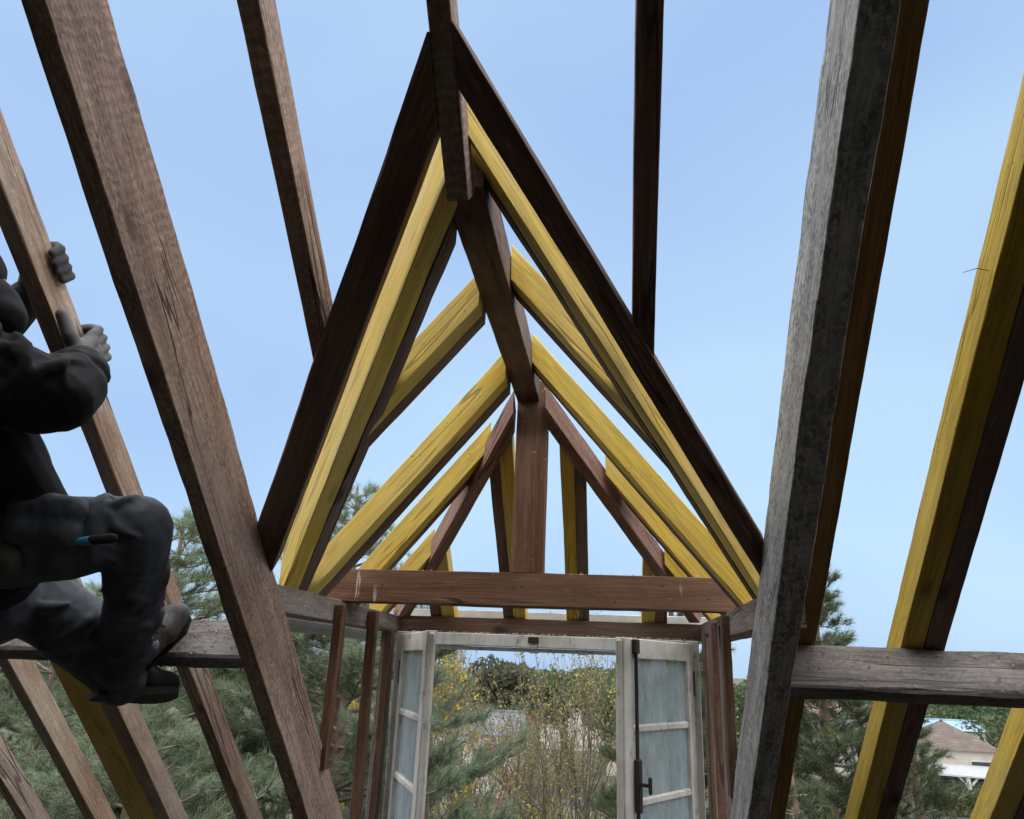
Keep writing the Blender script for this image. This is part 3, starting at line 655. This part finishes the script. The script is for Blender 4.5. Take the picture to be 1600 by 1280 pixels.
broadleaf(-3.1, 23, -.9, 2.0, 4, 'rusty red shrub tree behind the bare ones', 24, 'leaf_red', 2200, .04)
broadleaf(-4.6, 12.5, .1, 2.0, 5, 'yellowing tree glimpsed between the left studs', 25, 'leaf_yel', 3500, .045)
far = [(-9.5, 42, .8, 2.6, 2.0, 'needle_dark', 'dark evergreen on the skyline by the left window sash'), (-5.6, 44, .6, 2.3, 1.5, 'leaf_dull', 'broad pale pine on the skyline, window middle'),
       (-2.6, 46, .4, 2.6, 1.9, 'leaf_green', 'round green tree on the skyline, right of window middle'), (.6, 43, .0, 2.0, 1.9, 'leaf_green', 'green tree on the skyline beside the right sash'),
       (-13, 48, .7, 3, 2.2, 'leaf_green', 'skyline tree behind the left studs'), (-18, 50, .6, 3.4, 2.4, 'needle_dark', 'skyline evergreen behind the left pines'),
       (5, 50, .3, 3, 2.2, 'leaf_green', 'skyline tree behind the right studs'), (10, 55, -.2, 3.2, 2.0, 'needle_dark', 'skyline evergreen behind the dark right pine'),
       (17, 60, -1.6, 3.6, 2.0, 'leaf_green', 'dark trees left of the blue roof'), (23, 66, -1.0, 4.0, 2.4, 'needle_dark', 'dark tree mass behind the blue roof'),
       (27.5, 56, -.9, 3.6, 2.6, 'needle_dark', 'dark conifer right of the brown-roofed house'), (30, 64, -.7, 4, 2.5, 'leaf_green', 'rounded tree at the far right skyline'),
       (33, 58, -.6, 4, 2.6, 'needle_dark', 'dark tree at the right edge behind the last yellow rafter'), (20.5, 78, -1.3, 5, 2.6, 'leaf_green', 'broad tree beyond the brown-roofed house'), (12, 75, -.9, 5, 2.6, 'leaf_green', 'broad tree beyond the grey slate house'), (28, 84, -1.0, 6, 3, 'leaf_green', 'broad tree beyond the blue roof'), (38, 74, -.6, 6, 3, 'leaf_green', 'broad tree at the far right'), (-10, 66, .0, 5, 2.6, 'leaf_green', 'broad tree far behind the left sash'), (4, 70, -.3, 5, 2.6, 'needle_dark', 'broad evergreen far behind the right sash'), (-22, 70, .7, 6, 3, 'leaf_green', 'broad tree far behind the left pines'),
       (-28, 52, .4, 4, 2.6, 'leaf_green', 'skyline tree at the far left'), (-38, 55, .6, 4, 3, 'needle_dark', 'skyline evergreen beyond the left edge')]
for i, (x, y, t, rx, rz, m_, lab) in enumerate(far):
    clump_tree(x, y, t, rx, rz, lab, 40+i, m_, 3600 if abs(x) < 14 else 3000, .17)
pine(17.6, 33, 1.85, -3.0, 1.8, 'distant conifer whose tip shows over the right purlin', 31, 'needle_dark', dens=.45, tip=.3, nl=.22, nn=16, nw=.016)

# ------------------------------------------------------------------ houses beyond the garden
def tilemat(name, c, row=4.2):
    m, nt, b = nodes(name); t = nt.nodes.new('ShaderNodeTexCoord')
    w_ = nt.nodes.new('ShaderNodeTexWave'); w_.bands_direction = 'Z'; w_.inputs['Scale'].default_value = row; w_.inputs['Distortion'].default_value = .6; w_.inputs['Detail'].default_value = 2
    nt.links.new(t.outputs['Object'], w_.inputs['Vector'])
    n = noise(nt, t.outputs['Object'], 1.6, 6, .7)
    col = ramp(nt, n, [(.32, tuple(x*.6 for x in c)), (.55, c), (.72, tuple(min(1, x*1.7) for x in c))])
    col = mix(nt, math_(nt, 'MULTIPLY', w_.outputs['Fac'], .5), col, tuple(x*.5 for x in c))
    nt.links.new(col, b.inputs['Base Color']); b.inputs['Roughness'].default_value = .9; bump(nt, b, w_.outputs['Fac'], .4, .05); return m
M['tile_brown'] = tilemat('mossy brown tiles', (.125, .095, .08)); M['tile_pink'] = tilemat('faded pink tiles', (.22, .135, .115)); M['tile_grey'] = tilemat('grey slates', (.16, .18, .21), 5)
M['wall_white'] = plain('off white render', (.42, .41, .39), .9, .08, 1.5); M['wall_cream'] = plain('cream render', (.40, .37, .32), .9, .1, 1.5)
M['bluemetal'] = plain('pale blue sheet roof', (.2, .32, .42), .6, .12, 1.0); M['darkwood'] = plain('dark stained boards', (.035, .03, .028), .8, .3, 6)
M['whitewood'] = plain('bleached grey post', (.45, .43, .41), .8, .2, 4); M['winglass'] = plain('dark window glass', (.03, .04, .05), .15, .3, 2); M['brick'] = plain('red brick', (.3, .12, .08), .9, .3, 5)
def house(x, y, wx, wy, ez, rh, kind, wall, roof, label, wins=(), chim=None, rot=0.0, over=.25):
    root = empty('house', (x, y, GROUND), label, 'house', 'houses beyond the garden'); root.rotation_euler = (0, 0, rot)
    h = ez-GROUND; hx, hy = wx/2, wy/2
    boxes('wall', [(-hx, hx, -hy, hy, 0, h)], wall, root, 0)
    a, b = hx+over, hy+over
    if kind == 'hip':
        r = max(.05, a-b); V = [(-a, -b, h-.1), (a, -b, h-.1), (a, b, h-.1), (-a, b, h-.1), (-r, 0, h+rh), (r, 0, h+rh)]
        F = [(0, 1, 5, 4), (1, 2, 5), (2, 3, 4, 5), (3, 0, 4), (3, 2, 1, 0)]
    elif kind == 'gable_front':
        V = [(-a, -b, h-.1), (a, -b, h-.1), (a, b, h-.1), (-a, b, h-.1), (0, -b, h+rh), (0, b, h+rh)]
        F = [(0, 1, 4), (1, 2, 5, 4), (2, 3, 5), (3, 0, 4, 5), (3, 2, 1, 0)]
    else:
        V = [(-a, -b, h-.1), (a, -b, h-.1), (a, b, h-.1), (-a, b, h-.1), (-a, 0, h+rh), (a, 0, h+rh)]
        F = [(0, 1, 5, 4), (1, 2, 5), (2, 3, 4, 5), (3, 0, 4), (3, 2, 1, 0)]
    ro = meshobj('roof', V, F, roof, root)
    if kind != 'gable_front':
        e = .06; rr = (V[4][0], V[5][0]); boxes('ridge_tiles', [(rr[0], rr[1]+.02, -.12, .12, h+rh-.06, h+rh+.07)], roof, ro, .03)
    if chim: boxes('chimney', [(chim[0]-.3, chim[0]+.3, chim[1]-.25, chim[1]+.25, h+rh*.4, h+rh+.8)], 'brick', ro, 0)
    for (u, z, w_, hh) in wins:
        wo = boxes('window', [(u-w_/2-.07, u+w_/2+.07, -hy-.05, -hy+.02, z-.07, z+hh+.07)], 'wall_white', root, 0)
        boxes('pane', [(u-w_/2, u+w_/2, -hy-.06, -hy-.051, z, z+hh)], 'winglass', wo, 0)
    return root
house(19.5, 50.5, 3.6, 4.6, -3.55, 1.3, 'hip', 'wall_cream', 'tile_brown', 'small cream house with mossy brown hipped roof on the right', [(.9, 1.25, 1.0, .75)], None, 0.0, .35)
house(16.9, 53, 3.4, 5, -3.2, 1.5, 'gable_front', 'tile_brown', 'tile_pink', 'house with faded pink roof left of the brown one', [(0, 1.3, .9, .9)])
house(24.2, 64, 5.6, 4, -3.3, .5, 'side', 'wall_white', 'bluemetal', 'white house with pale blue sheet roof behind the brown one', [(-1.2, 1.3, 1, 1)], None)
house(13.9, 53, 1.9, 3, -3.2, .75, 'side', 'wall_white', 'tile_grey', 'small house with grey slate roof behind the dark pine', [(-.4, 1.6, .6, .7)])
house(17.2, 66, 3.5, 4, -2.9, .9, 'side', 'wall_white', 'tile_pink', 'far white house with a pink roof above the grey one', [(0, 2, .8, .8)])
house(1.6, 52, 3.6, 4, -3.0, 1.7, 'gable_front', 'wall_cream', 'tile_pink', 'house with dusky pink gable beside the right window sash', [(0, 1.6, .9, 1)])
house(-6.6, 42, 4.0, 4, -3.3, .9, 'side', 'wall_white', 'tile_grey', 'white house half hidden behind the bare trees', [(-1.4, 1.3, 1, 1.1), (.9, 1.3, 1, 1.1)], None)
house(-3.0, 66, 5, 5, -2.9, 1.2, 'side', 'wall_white', 'tile_pink', 'distant white house behind the window middle', [(-1.5, 1.8, 1, 1.1), (1.3, 1.8, 1, 1.1)], (1.5, 0))
house(-16, 58, 6, 5, -2.4, 1.4, 'side', 'wall_cream', 'tile_pink', 'distant cream house behind the left pines', [(-1.5, 1.8, 1, 1.1), (1.3, 1.8, 1, 1.1)])
# open shelter with forked post below the brown roof
sh = empty('garden_shelter', (19.2, 46.4, GROUND), 'open garden shelter with pale roof edge and forked white post', 'shelter')
meshobj('roof', [(-2.3, -.9, 1.50), (2.4, -.9, 1.38), (2.4, 1.4, 1.72), (-2.3, 1.4, 1.84), (-2.3, -.9, 1.58), (2.4, -.9, 1.46), (2.4, 1.4, 1.80), (-2.3, 1.4, 1.92)], [(3, 2, 1, 0), (4, 5, 6, 7), (0, 1, 5, 4), (1, 2, 6, 5), (2, 3, 7, 6), (3, 0, 4, 7)], 'zinc', sh)
beam('post', (-.55, -.7, 0), (-.62, -.7, 1.5), YV, XV, (-.1, .1), (-.08, .08), 'whitewood', parent=sh, ch=.01)
beam('brace', (-.60, -.7, 1.0), (-1.1, -.7, 1.50), YV, XV, (-.05, .05), (-.05, .05), 'whitewood', parent=sh, ch=.01)
beam('brace', (-.58, -.7, .95), (-.1, -.7, 1.45), YV, XV, (-.05, .05), (-.05, .05), 'whitewood', parent=sh, ch=.01)
for k in range(9): boxes('slat', [(-2.3, 2.4, 1.25, 1.29, .05+k*.165, .05+k*.165+.14)], 'darkwood', sh, 0)
rng = np.random.default_rng(5)
Hn = 9000; P = np.column_stack([rng.uniform(-2.7, 2.9, Hn), rng.uniform(-.8, .8, Hn), rng.uniform(0, 1, Hn)**.5*(.95+.15*np.sin(np.arange(Hn)))])
hd = empty('hedge', (18.2, 43.2, GROUND), 'clipped green hedge in front of the garden shelter', 'hedge')
v, f = leaves(P, rng, .10, .4); meshobj('foliage', v, f, 'hedge', hd); boxes('stems', [(-2.6, 2.8, -.55, .55, 0, .72)], 'bark', hd, .1)

# the far wooded horizon reads as one mass
rng = np.random.default_rng(77); n_ = 26000
ang = rng.uniform(R(20), R(160), n_); rad = rng.uniform(100, 150, n_); topz = 5.0+1.0*np.sin(ang*17)+1.0*np.sin(ang*41+1)+.7*np.sin(ang*83)
P = np.column_stack([rad*np.cos(ang), rad*np.sin(ang), rng.uniform(0, 1, n_)**.6*topz])
v, f = leaves(P, rng, .75, .5); fw = meshobj('far_wood', v, f, 'leaf_green', loc=(0, 0, GROUND)); fw['kind'] = 'stuff'; fw['label'] = 'dark wooded horizon far behind the houses'; fw['category'] = 'wood'
# ------------------------------------------------------------------ the worker
def capsule_mesh(segs, seg=14):
    """segs: list of (p0, r0, p1, r1[, squash]) tapered capsules -> one vertex/face soup of closed shells"""
    V, F = [], []
    for s in segs:
        p0, r0, p1, r1 = Vector(s[0]), s[1], Vector(s[2]), s[3]
        d = p1-p0; L = d.length; d = d.normalized() if L > 1e-6 else Vector((0, 0, 1))
        a = d.orthogonal().normalized(); b = d.cross(a)
        rings = [(-r0*math.cos(t), r0*math.sin(t)) for t in (.35, .8, 1.2)]+[(L*k/6, r0+(r1-r0)*k/6) for k in range(7)]+[(L+r1*math.cos(t), r1*math.sin(t)) for t in (1.2, .8, .35)]
        base = len(V)
        for h, r in rings:
            for k in range(seg):
                t = 2*math.pi*k/seg; V.append(p0+d*h+a*(r*math.cos(t))+b*(r*math.sin(t)))
        n = len(rings)
        for i in range(n-1):
            for k in range(seg): F.append((base+i*seg+k, base+i*seg+(k+1) % seg, base+(i+1)*seg+(k+1) % seg, base+(i+1)*seg+k))
        F.append(tuple(base+k for k in range(seg-1, -1, -1))); F.append(tuple(base+(n-1)*seg+k for k in range(seg)))
    return V, F
def organic(name, segs, mat, parent, vox=.010, smooth=6, folds=0.0, fsize=.07, fine=0.0):
    V, F = capsule_mesh(segs); o = meshobj(name, [tuple(v) for v in V], F, mat, parent, True)
    m = o.modifiers.new('remesh', 'REMESH'); m.mode = 'VOXEL'; m.voxel_size = vox; m.use_smooth_shade = True
    m = o.modifiers.new('smooth', 'SMOOTH'); m.iterations = smooth; m.factor = .5
    if folds:
        for st, sz in ((folds, fsize), (fine, fsize*.35)):
            if not st: continue
            t = bpy.data.textures.new(name+'_folds', 'CLOUDS'); t.noise_scale = sz; t.noise_depth = 1
            if sz != fsize: t = bpy.data.textures.new(name+'_fine', 'CLOUDS'); t.noise_scale = sz
            m = o.modifiers.new('folds', 'DISPLACE'); m.texture = t; m.strength = st; m.mid_level = .5; m.texture_coords = 'LOCAL'
    return o
def wrinkles(p0, p1, r0, r1, n, seed, rad=.0115, span=2.2, tilt=.5):
    """raised arcs of bunched cloth round a limb, on the side that faces the room and along its top"""
    rg = random.Random(seed); d = (p1-p0).normalized(); vw = Vector((.55, -.75, .35)); a = (vw-d*vw.dot(d)).normalized(); b = d.cross(a); L = (p1-p0).length; out = []
    for i in range(n):
        t0 = rg.uniform(.05, .95); k = rg.uniform(-tilt, tilt); ph = rg.uniform(-.8, .8); sp = span*rg.uniform(.5, 1); pts = []
        for j in range(8):
            an = ph+sp*(j/7-.5); t_ = t0+k*(j/7-.5)+.02*math.sin(j*1.7+i); r = (r0+(r1-r0)*t_)*1.01
            pts.append((p0+d*(L*t_)+a*(r*math.cos(an))+b*(r*math.sin(an)), rad*math.sin(math.pi*(j+.7)/8.4)))
        out += [(pts[j][0], pts[j][1], pts[j+1][0], pts[j+1][1]) for j in range(7)]
    return out
def cloth(name, c, c2, rough=.85, wscale=9, crease=9, amt=.3, axis=(2.2, 1.0, .6)):
    m, nt, b = nodes(name); t = nt.nodes.new('ShaderNodeTexCoord')
    n = noise(nt, t.outputs['Object'], wscale, 5, .6, .6); col = ramp(nt, n, [(.35, c), (.7, c2)])
    nt.links.new(col, b.inputs['Base Color']); b.inputs['Roughness'].default_value = rough; b.inputs['Specular IOR Level'].default_value = .3
    w_ = noise(nt, mapping(nt, t.outputs['Object'], axis), crease, 2, .45, .4); w2 = noise(nt, t.outputs['Object'], 420, 2, .5)
    bump(nt, b, math_(nt, 'ADD', w_, math_(nt, 'MULTIPLY', w2, .03)), amt, .02); return m
M['jacket'] = cloth('black work jacket cloth', (.006, .006, .008), (.013, .013, .016)); M['jeans'] = cloth('dark worn denim', (.042, .048, .060), (.115, .125, .15))
M['glove'] = cloth('grey knit glove', (.10, .10, .105), (.17, .17, .175), .9, 20, 50, .1); M['glove_dark'] = cloth('dark grey knit glove', (.05, .05, .055), (.09, .09, .095), .9, 20, 50, .1)
M['boot'] = cloth('scuffed grey leather', (.07, .066, .062), (.15, .142, .135), .7, 16, 50, .2); M['sole'] = plain('black rubber sole', (.012, .012, .012), .8, .2, 30)
M['skin'] = plain('skin', (.36, .22, .16), .6, .1, 12); M['canvas'] = cloth('grey canvas belt', (.05, .048, .042), (.09, .085, .075)); M['toolblue'] = plain('blue plastic handle', (.03, .22, .34), .4, .1, 9)

per = empty('person', (-1.25, 1.95, -.02), 'worker in black jacket, dark jeans and gloves crouching on the left purlin, hugging a rafter', 'person')
PO = Vector((-1.25, 1.95, -.02))
def J(*p): return Vector(p)-PO
pel = J(-1.47, 1.60, .19); hipR = J(-1.40, 1.50, .205); kneR = J(-1.060, 1.560, .258); ankR = J(-1.212, 1.850, -.002); balR = J(-1.205, 1.972, .050); heelR = J(-1.262, 1.915, -.075)
hipL = J(-1.54, 1.72, .185); kneL = J(-1.335, 1.735, .065); ankL = J(-1.275, 1.935, -.070); toeL = J(-1.190, 1.975, -.105)
chest = J(-1.425, 1.325, .465); neck = J(-1.34, 1.228, .595); head = J(-1.318, 1.195, .672)
shR = J(-1.255, 1.150, .515); elbR = J(-1.150, 1.345, .495); wrR = J(-1.175, 1.435, .590); palmR = J(-1.2325, 1.485, .662)
shL = J(-1.43, 1.36, .565); elbL = J(-1.54, 1.47, .66); wrL = J(-1.40, 1.46, .80); palmL = J(-1.318, 1.472, .897)
body = organic('body', [(pel, .095, chest, .105), (chest, .10, neck, .05), (neck, .045, head, .05), (head, .072, head+Vector((.01, .012, .03)), .072), (head+Vector((.045, .02, -.045)), .035, head+Vector((.03, .02, 0)), .05),
                        (head+Vector((.075, .03, -.008)), .010, head+Vector((.088, .034, -.024)), .012), (head+Vector((-.0, -.07, -.005)), .012, head+Vector((-.005, -.074, .012)), .012), (head+Vector((.075, .03, -.052)), .007, head+Vector((.07, .042, -.052)), .007),
                        (chest, .08, shR, .06), (shR, .055, elbR, .042), (elbR, .042, wrR, .028), (wrR, .026, wrR+(palmR-wrR)*.5, .020), (chest, .08, shL, .06), (shL, .055, elbL, .042), (elbL, .04, wrL, .028), (wrL, .024, wrL+Vector((.01, 0, .01)), .02),
                        (pel, .085, hipR, .085), (hipR, .08, kneR, .058), (kneR, .055, ankR, .04), (ankR, .036, heelR+Vector((.02,.01,.03)), .026), (heelR+Vector((.02,.01,.03)), .022, balR, .022), (pel, .085, hipL, .085), (hipL, .08, kneL, .06), (kneL, .055, ankL, .04)], 'skin', per, .012, 4)
organic('cap', [(head+Vector((-.012, -.006, .035)), .080, head+Vector((.004, .004, .050)), .078)], 'jacket', per, .009, 4)
organic('neck_gaiter', [(neck+Vector((-.01, 0, -.02)), .072, neck+Vector((.02, .01, .045)), .060), (neck+Vector((.02, .01, .05)), .055, head+Vector((.085, .036, -.040)), .050), (head+Vector((.05, .03, -.02)), .060, head+Vector((.06, .03, -.01)), .055)], 'jacket', per, .008, 5, .008, .04)
jk = organic('jacket', [(pel+Vector((.0, -.03, -.01)), .150, chest, .145), (pel+Vector((.10, -.07, .10)), .10, chest+Vector((.02, 0, -.03)), .115), (chest, .125, neck+Vector((-.01, -.01, -.03)), .085), (J(-1.225, 1.462, .285), .055, J(-1.32, 1.40, .40), .09),
                        (chest, .11, shR, .092), (shR, .090, elbR+Vector((-.03, -.02, 0)), .084), (elbR, .073, J(-1.152, 1.385, .535), .064), (elbR, .070, wrR, .050), (wrR, .046, wrR+Vector((-.012, .012, .018)), .044), (chest, .12, shL, .09), (shL, .085, elbL, .07), (elbL, .07, wrL, .045),
                        (pel+Vector((.0, -.03, 0)), .145, pel+Vector((.06, -.05, -.02)), .12)]+wrinkles(shR, elbR, .089, .080, 8, 1, .014)+wrinkles(elbR+Vector((-.02, -.02, 0)), wrR, .071, .053, 11, 2, .013)+wrinkles(pel+Vector((.10, -.07, .10)), chest, .105, .118, 9, 3, .014), 'jacket', per, .0055, 2, .008, .080, .0)
tr = organic('trousers', [(pel, .130, hipR, .112), (hipR, .108, J(-1.20, 1.53, .230), .094), (J(-1.20, 1.53, .230), .094, kneR, .074), (kneR, .076, J(-1.128, 1.70, .13), .070), (J(-1.128, 1.70, .13), .068, ankR+Vector((.0, -.02, .01)), .060), (ankR+Vector((0, -.02, .01)), .062, ankR+Vector((-.02, .0, -.040)), .058),
                          (pel, .13, hipL, .12), (hipL, .112, kneL, .084), (kneL, .084, ankL, .064), (ankL, .064, ankL+Vector((.01, -.01, -.012)), .060), (pel, .125, J(-1.43, 1.62, .09), .105)]
             + wrinkles(hipR, kneR, .108, .078, 14, 4, .014)+wrinkles(J(-1.13, 1.54, .245), kneR, .084, .075, 5, 14, .014)+wrinkles(kneR+Vector((-.03, 0, 0)), J(-1.128, 1.70, .13), .076, .071, 9, 5, .013)+wrinkles(J(-1.128, 1.70, .13), ankR, .070, .062, 9, 6, .012)+wrinkles(hipL, kneL, .108, .086, 9, 7, .015)+wrinkles(kneL, ankL, .084, .066, 9, 8, .014), 'jeans', per, .0055, 2, .006, .075, .0)
organic('pocket', [(J(-1.235, 1.435, .275), .040, J(-1.14, 1.452, .272), .036), (J(-1.235, 1.430, .232), .036, J(-1.14, 1.448, .230), .034)], 'jeans', tr, .006, 4, .008, .03)
organic('belt', [(J(-1.345, 1.475, .155), .062, J(-1.27, 1.455, .175), .050)], 'canvas', tr, .007, 4, .006, .03)
tl = organic('tool_handle', [(J(-1.085, 1.418, .206), .0085, J(-1.060, 1.420, .209), .0105)], 'toolblue', per, .003, 2)
organic('tool_shaft', [(J(-1.06, 1.420, .2095), .011, J(-1.02, 1.428, .215), .011)], 'jacket', tl, .004, 2)
def boot(heel, ball, ank, name='boot', mat='boot'):
    d = (ball-heel).normalized(); up = (ank-(heel+ball)/2); up = (up-d*up.dot(d)).normalized(); sd2 = d.cross(up)
    o = organic(name, [(heel+up*.030, .038, heel+d*.06+up*.034, .040), (heel+d*.05+up*.03, .040, ball+up*.020, .042), (ball+up*.016+sd2*.012, .036, ball+d*.055+up*.014+sd2*.006, .031), (ball+up*.014-sd2*.012, .034, ball+d*.042+up*.012-sd2*.012, .028), (heel+d*.035+up*.04, .040, ank, .046), (heel+d*.07+up*.05, .036, ball+up*.03, .034)], mat, per, .006, 5)
    V, F = [], []
    out = [(-.042, .026), (-.046, 0), (-.042, -.026), (.03, -.036), (.09, -.038), (.15, -.046), (.20, -.044), (.232, -.026), (.240, .004), (.228, .032), (.19, .047), (.14, .042), (.08, .034), (.02, .034)]
    k = len(out)
    for h in (-.026, -.006):
        for u, v_ in out: V.append(heel+d*u*((ball-heel).length+.075)/.235+sd2*v_+up*h)
    F = [tuple(range(k)), tuple(range(2*k-1, k-1, -1))]+[(i, k+i, k+(i+1) % k, (i+1) % k) for i in range(k)]
    meshobj('sole', [tuple(v) for v in V], F, 'sole', o)
    for i in range(4):
        c = heel+d*(.085+.022*i)+up*(.088-.006*i); organic('lace', [(c-sd2*.022, .0035, c+sd2*.022, .0035)], 'sole', o, .002, 1)
    return o
boot(J(-1.262, 1.915, -.078), J(-1.203, 1.972, .048), ankR)
boot(J(-1.285, 1.90, -.098), J(-1.228, 1.99, -.100), ankL, mat='sole')
# gloves: palm, four unequal fingers with two bends, thumb off the side of the palm
def glove(palm, along, across, nrm, segs, mat):
    return organic('glove', segs, mat, per, .0035, 3)
ra = SV.copy(); rn = NV.copy()
P0 = palmR                                  # right hand: palm on the rafter's right face, fingers over its outer face, thumb up the side
fing = []
for i, (k, l) in enumerate(((-.030, 1.15), (-.009, 1.25), (.013, 1.2), (.034, 1.0))):
    b0 = P0+ra*k+rn*.020+XV*.008; b1 = P0+ra*(k*1.1)+rn*(.020+.034*l)+XV*.010; b2 = b1+Vector((-.026*l, 0, 0))+rn*.016; b3 = b2+Vector((-.026*l, 0, 0))-rn*.004
    fing += [(b0, .0115, b1, .0110), (b1, .0110, b2, .0102), (b2, .0102, b3, .0092)]
th0 = P0-ra*.018-rn*.030+XV*.006; th1 = P0-ra*.066-rn*.040+XV*.010; th2 = P0-ra*.108-rn*.030+XV*.002
gl = glove(P0, ra, rn, XV, [(P0-rn*.036-ra*.020+XV*.012, .027, P0+rn*.018-ra*.020+XV*.010, .018), (P0-rn*.036+ra*.008+XV*.014, .028, P0+rn*.020+ra*.006+XV*.010, .018), (P0-rn*.034+ra*.032+XV*.012, .026, P0+rn*.016+ra*.024+XV*.008, .016),
    (wrR+(P0-wrR)*.1, .032, P0-rn*.03, .024), (th0, .021, th1, .0165), (th1, .0160, th2, .0135)]+fing, 'glove')
P1 = palmL; fl_ = []                         # left hand from behind: fingertips fold over the outer edge onto the right face
for i, (k, l) in enumerate(((-.031, .9), (-.010, 1.05), (.011, 1.0), (.031, .85))):
    e0 = rp(-1.300, 0, 1.566); s0 = .455+k*1.05
    b0 = rp(-1.315, s0, 1.568)-PO; b1 = rp(-1.272, s0, 1.570)-PO; b2 = rp(-1.2505, s0+.002, 1.552)-PO; b3 = rp(-1.2525, s0+.003, 1.552-.030*l)-PO
    fl_ += [(b0, .0110, b1, .0112), (b1, .0110, b2, .0112), (b2, .0112, b3, .0095)]
pc = rp(-1.345, .455, 1.572)-PO
glove(P1, ra, rn, XV, [(pc-ra*.022, .018, pc-ra*.022+XV*.03, .017), (pc, .019, pc+XV*.03, .017), (pc+ra*.022, .018, pc+ra*.022+XV*.03, .016), (wrL, .028, pc, .022), (pc-ra*.02, .015, pc-ra*.06+XV*.02, .012), (pc-ra*.06+XV*.02, .012, pc-ra*.085+XV*.035-rn*.0, .010)]+fl_, 'glove_dark')

# ------------------------------------------------------------------ shavings, chips, cobwebs and nails
def shavings(name, n, fn, label, seed, mat, sz=(.004, .016)):
    rng = np.random.default_rng(seed); V, F = [], []
    for i in range(n):
        p, nrm_ = fn(rng); a = rng.normal(size=3); a -= nrm_*a.dot(nrm_); a /= np.linalg.norm(a); b = np.cross(nrm_, a)
        L, w_ = rng.uniform(*sz), rng.uniform(.0008, .0022); q = len(V); hh = rng.uniform(0, .006)
        for t, h in ((-1, 0), (0, hh), (1, hh*.3)):
            V += [p+a*L*t*.5-b*w_+nrm_*(h+.0012), p+a*L*t*.5+b*w_+nrm_*(h+.0012)]
        F += [(q, q+1, q+3, q+2), (q+2, q+3, q+5, q+4)]
    o = meshobj(name, np.array(V), F, mat); o['kind'] = 'stuff'; o['label'] = label; o['category'] = 'wood shavings'; return o
M['chip'] = plain('fresh pale wood chips', (.62, .50, .36), .9, .25, 30); M['chip_old'] = plain('grey old wood chips', (.30, .27, .25), .9, .3, 30)
SVn = -np.array(SV)
shavings('wood_shavings', 130, lambda r: (np.array(rp(r.uniform(-1.75, -.96), 1.486, r.uniform(1.335, 1.465))), SVn), 'dry curled shavings scattered on the left purlin', 3, 'chip_old', (.004, .018))
shavings('wood_shavings', 45, lambda r: (np.array(rp(r.uniform(.45, 1.1), 1.509, r.uniform(1.335, 1.465))), SVn), 'dry shavings scattered on the right purlin', 4, 'chip_old', (.003, .012))
shavings('wood_shavings', 260, lambda r: (np.array((r.uniform(-.9, .35), r.uniform(3.324, 3.351), .1195)), np.array([0, 0, 1.])), 'pale wood chips lying along the window head', 6, 'chip', (.004, .022))
shavings('wood_shavings', 120, lambda r: (np.array((r.uniform(-.85, .33), r.uniform(2.626, 2.70), .3015)), np.array([0, 0, 1.])), 'small chips lying on top of the tie beam', 8, 'chip', (.003, .014))

bpy.context.view_layer.update()
def nails(parent, pts, r=.0035, mat='iron', nrm_=None):
    for p in pts:
        V = [(p[0]+r*math.cos(k*math.pi/4), p[1]-.0012, p[2]+r*math.sin(k*math.pi/4)) for k in range(8)]+[(p[0], p[1]-.0022, p[2])]
        o = meshobj('nail', V, [(k, (k+1) % 8, 8) for k in range(8)], mat); o.parent = parent; o.matrix_parent_inverse = parent.matrix_world.inverted()
tie = next(o for o in COL.objects if o.name == 'tie_beam'); kp = next(o for o in COL.objects if o.name == 'king_post'); jmb = [o for o in COL.objects if o.name.startswith('jamb')]
rng = random.Random(3)
nails(tie, [(x, 2.6205, .21+rng.random()*.07) for x in (-.87, -.80, -.55, -.33, -.30, -.12, .02, .18, .33)])
nails(kp, [(-.30, 2.620, .34), (-.265, 2.621, .36), (-.29, 2.620, .88), (-.27, 2.620, .80)], .003)
for o in jmb: nails(win, [(o.location.x-.28, 3.3165, z) for z in (.03, -.2, -.45)], .004)
Vw, Fw = tubes([(np.array([rp(.744, .52, 1.50), rp(.72, .515, 1.502), rp(.695, .522, 1.500)]), np.array([.0009, .0009, .0006]))], 4)
wr_ = meshobj('wire', Vw, Fw, 'iron'); wr_.parent = yel_right; wr_.matrix_parent_inverse = yel_right.matrix_world.inverted()
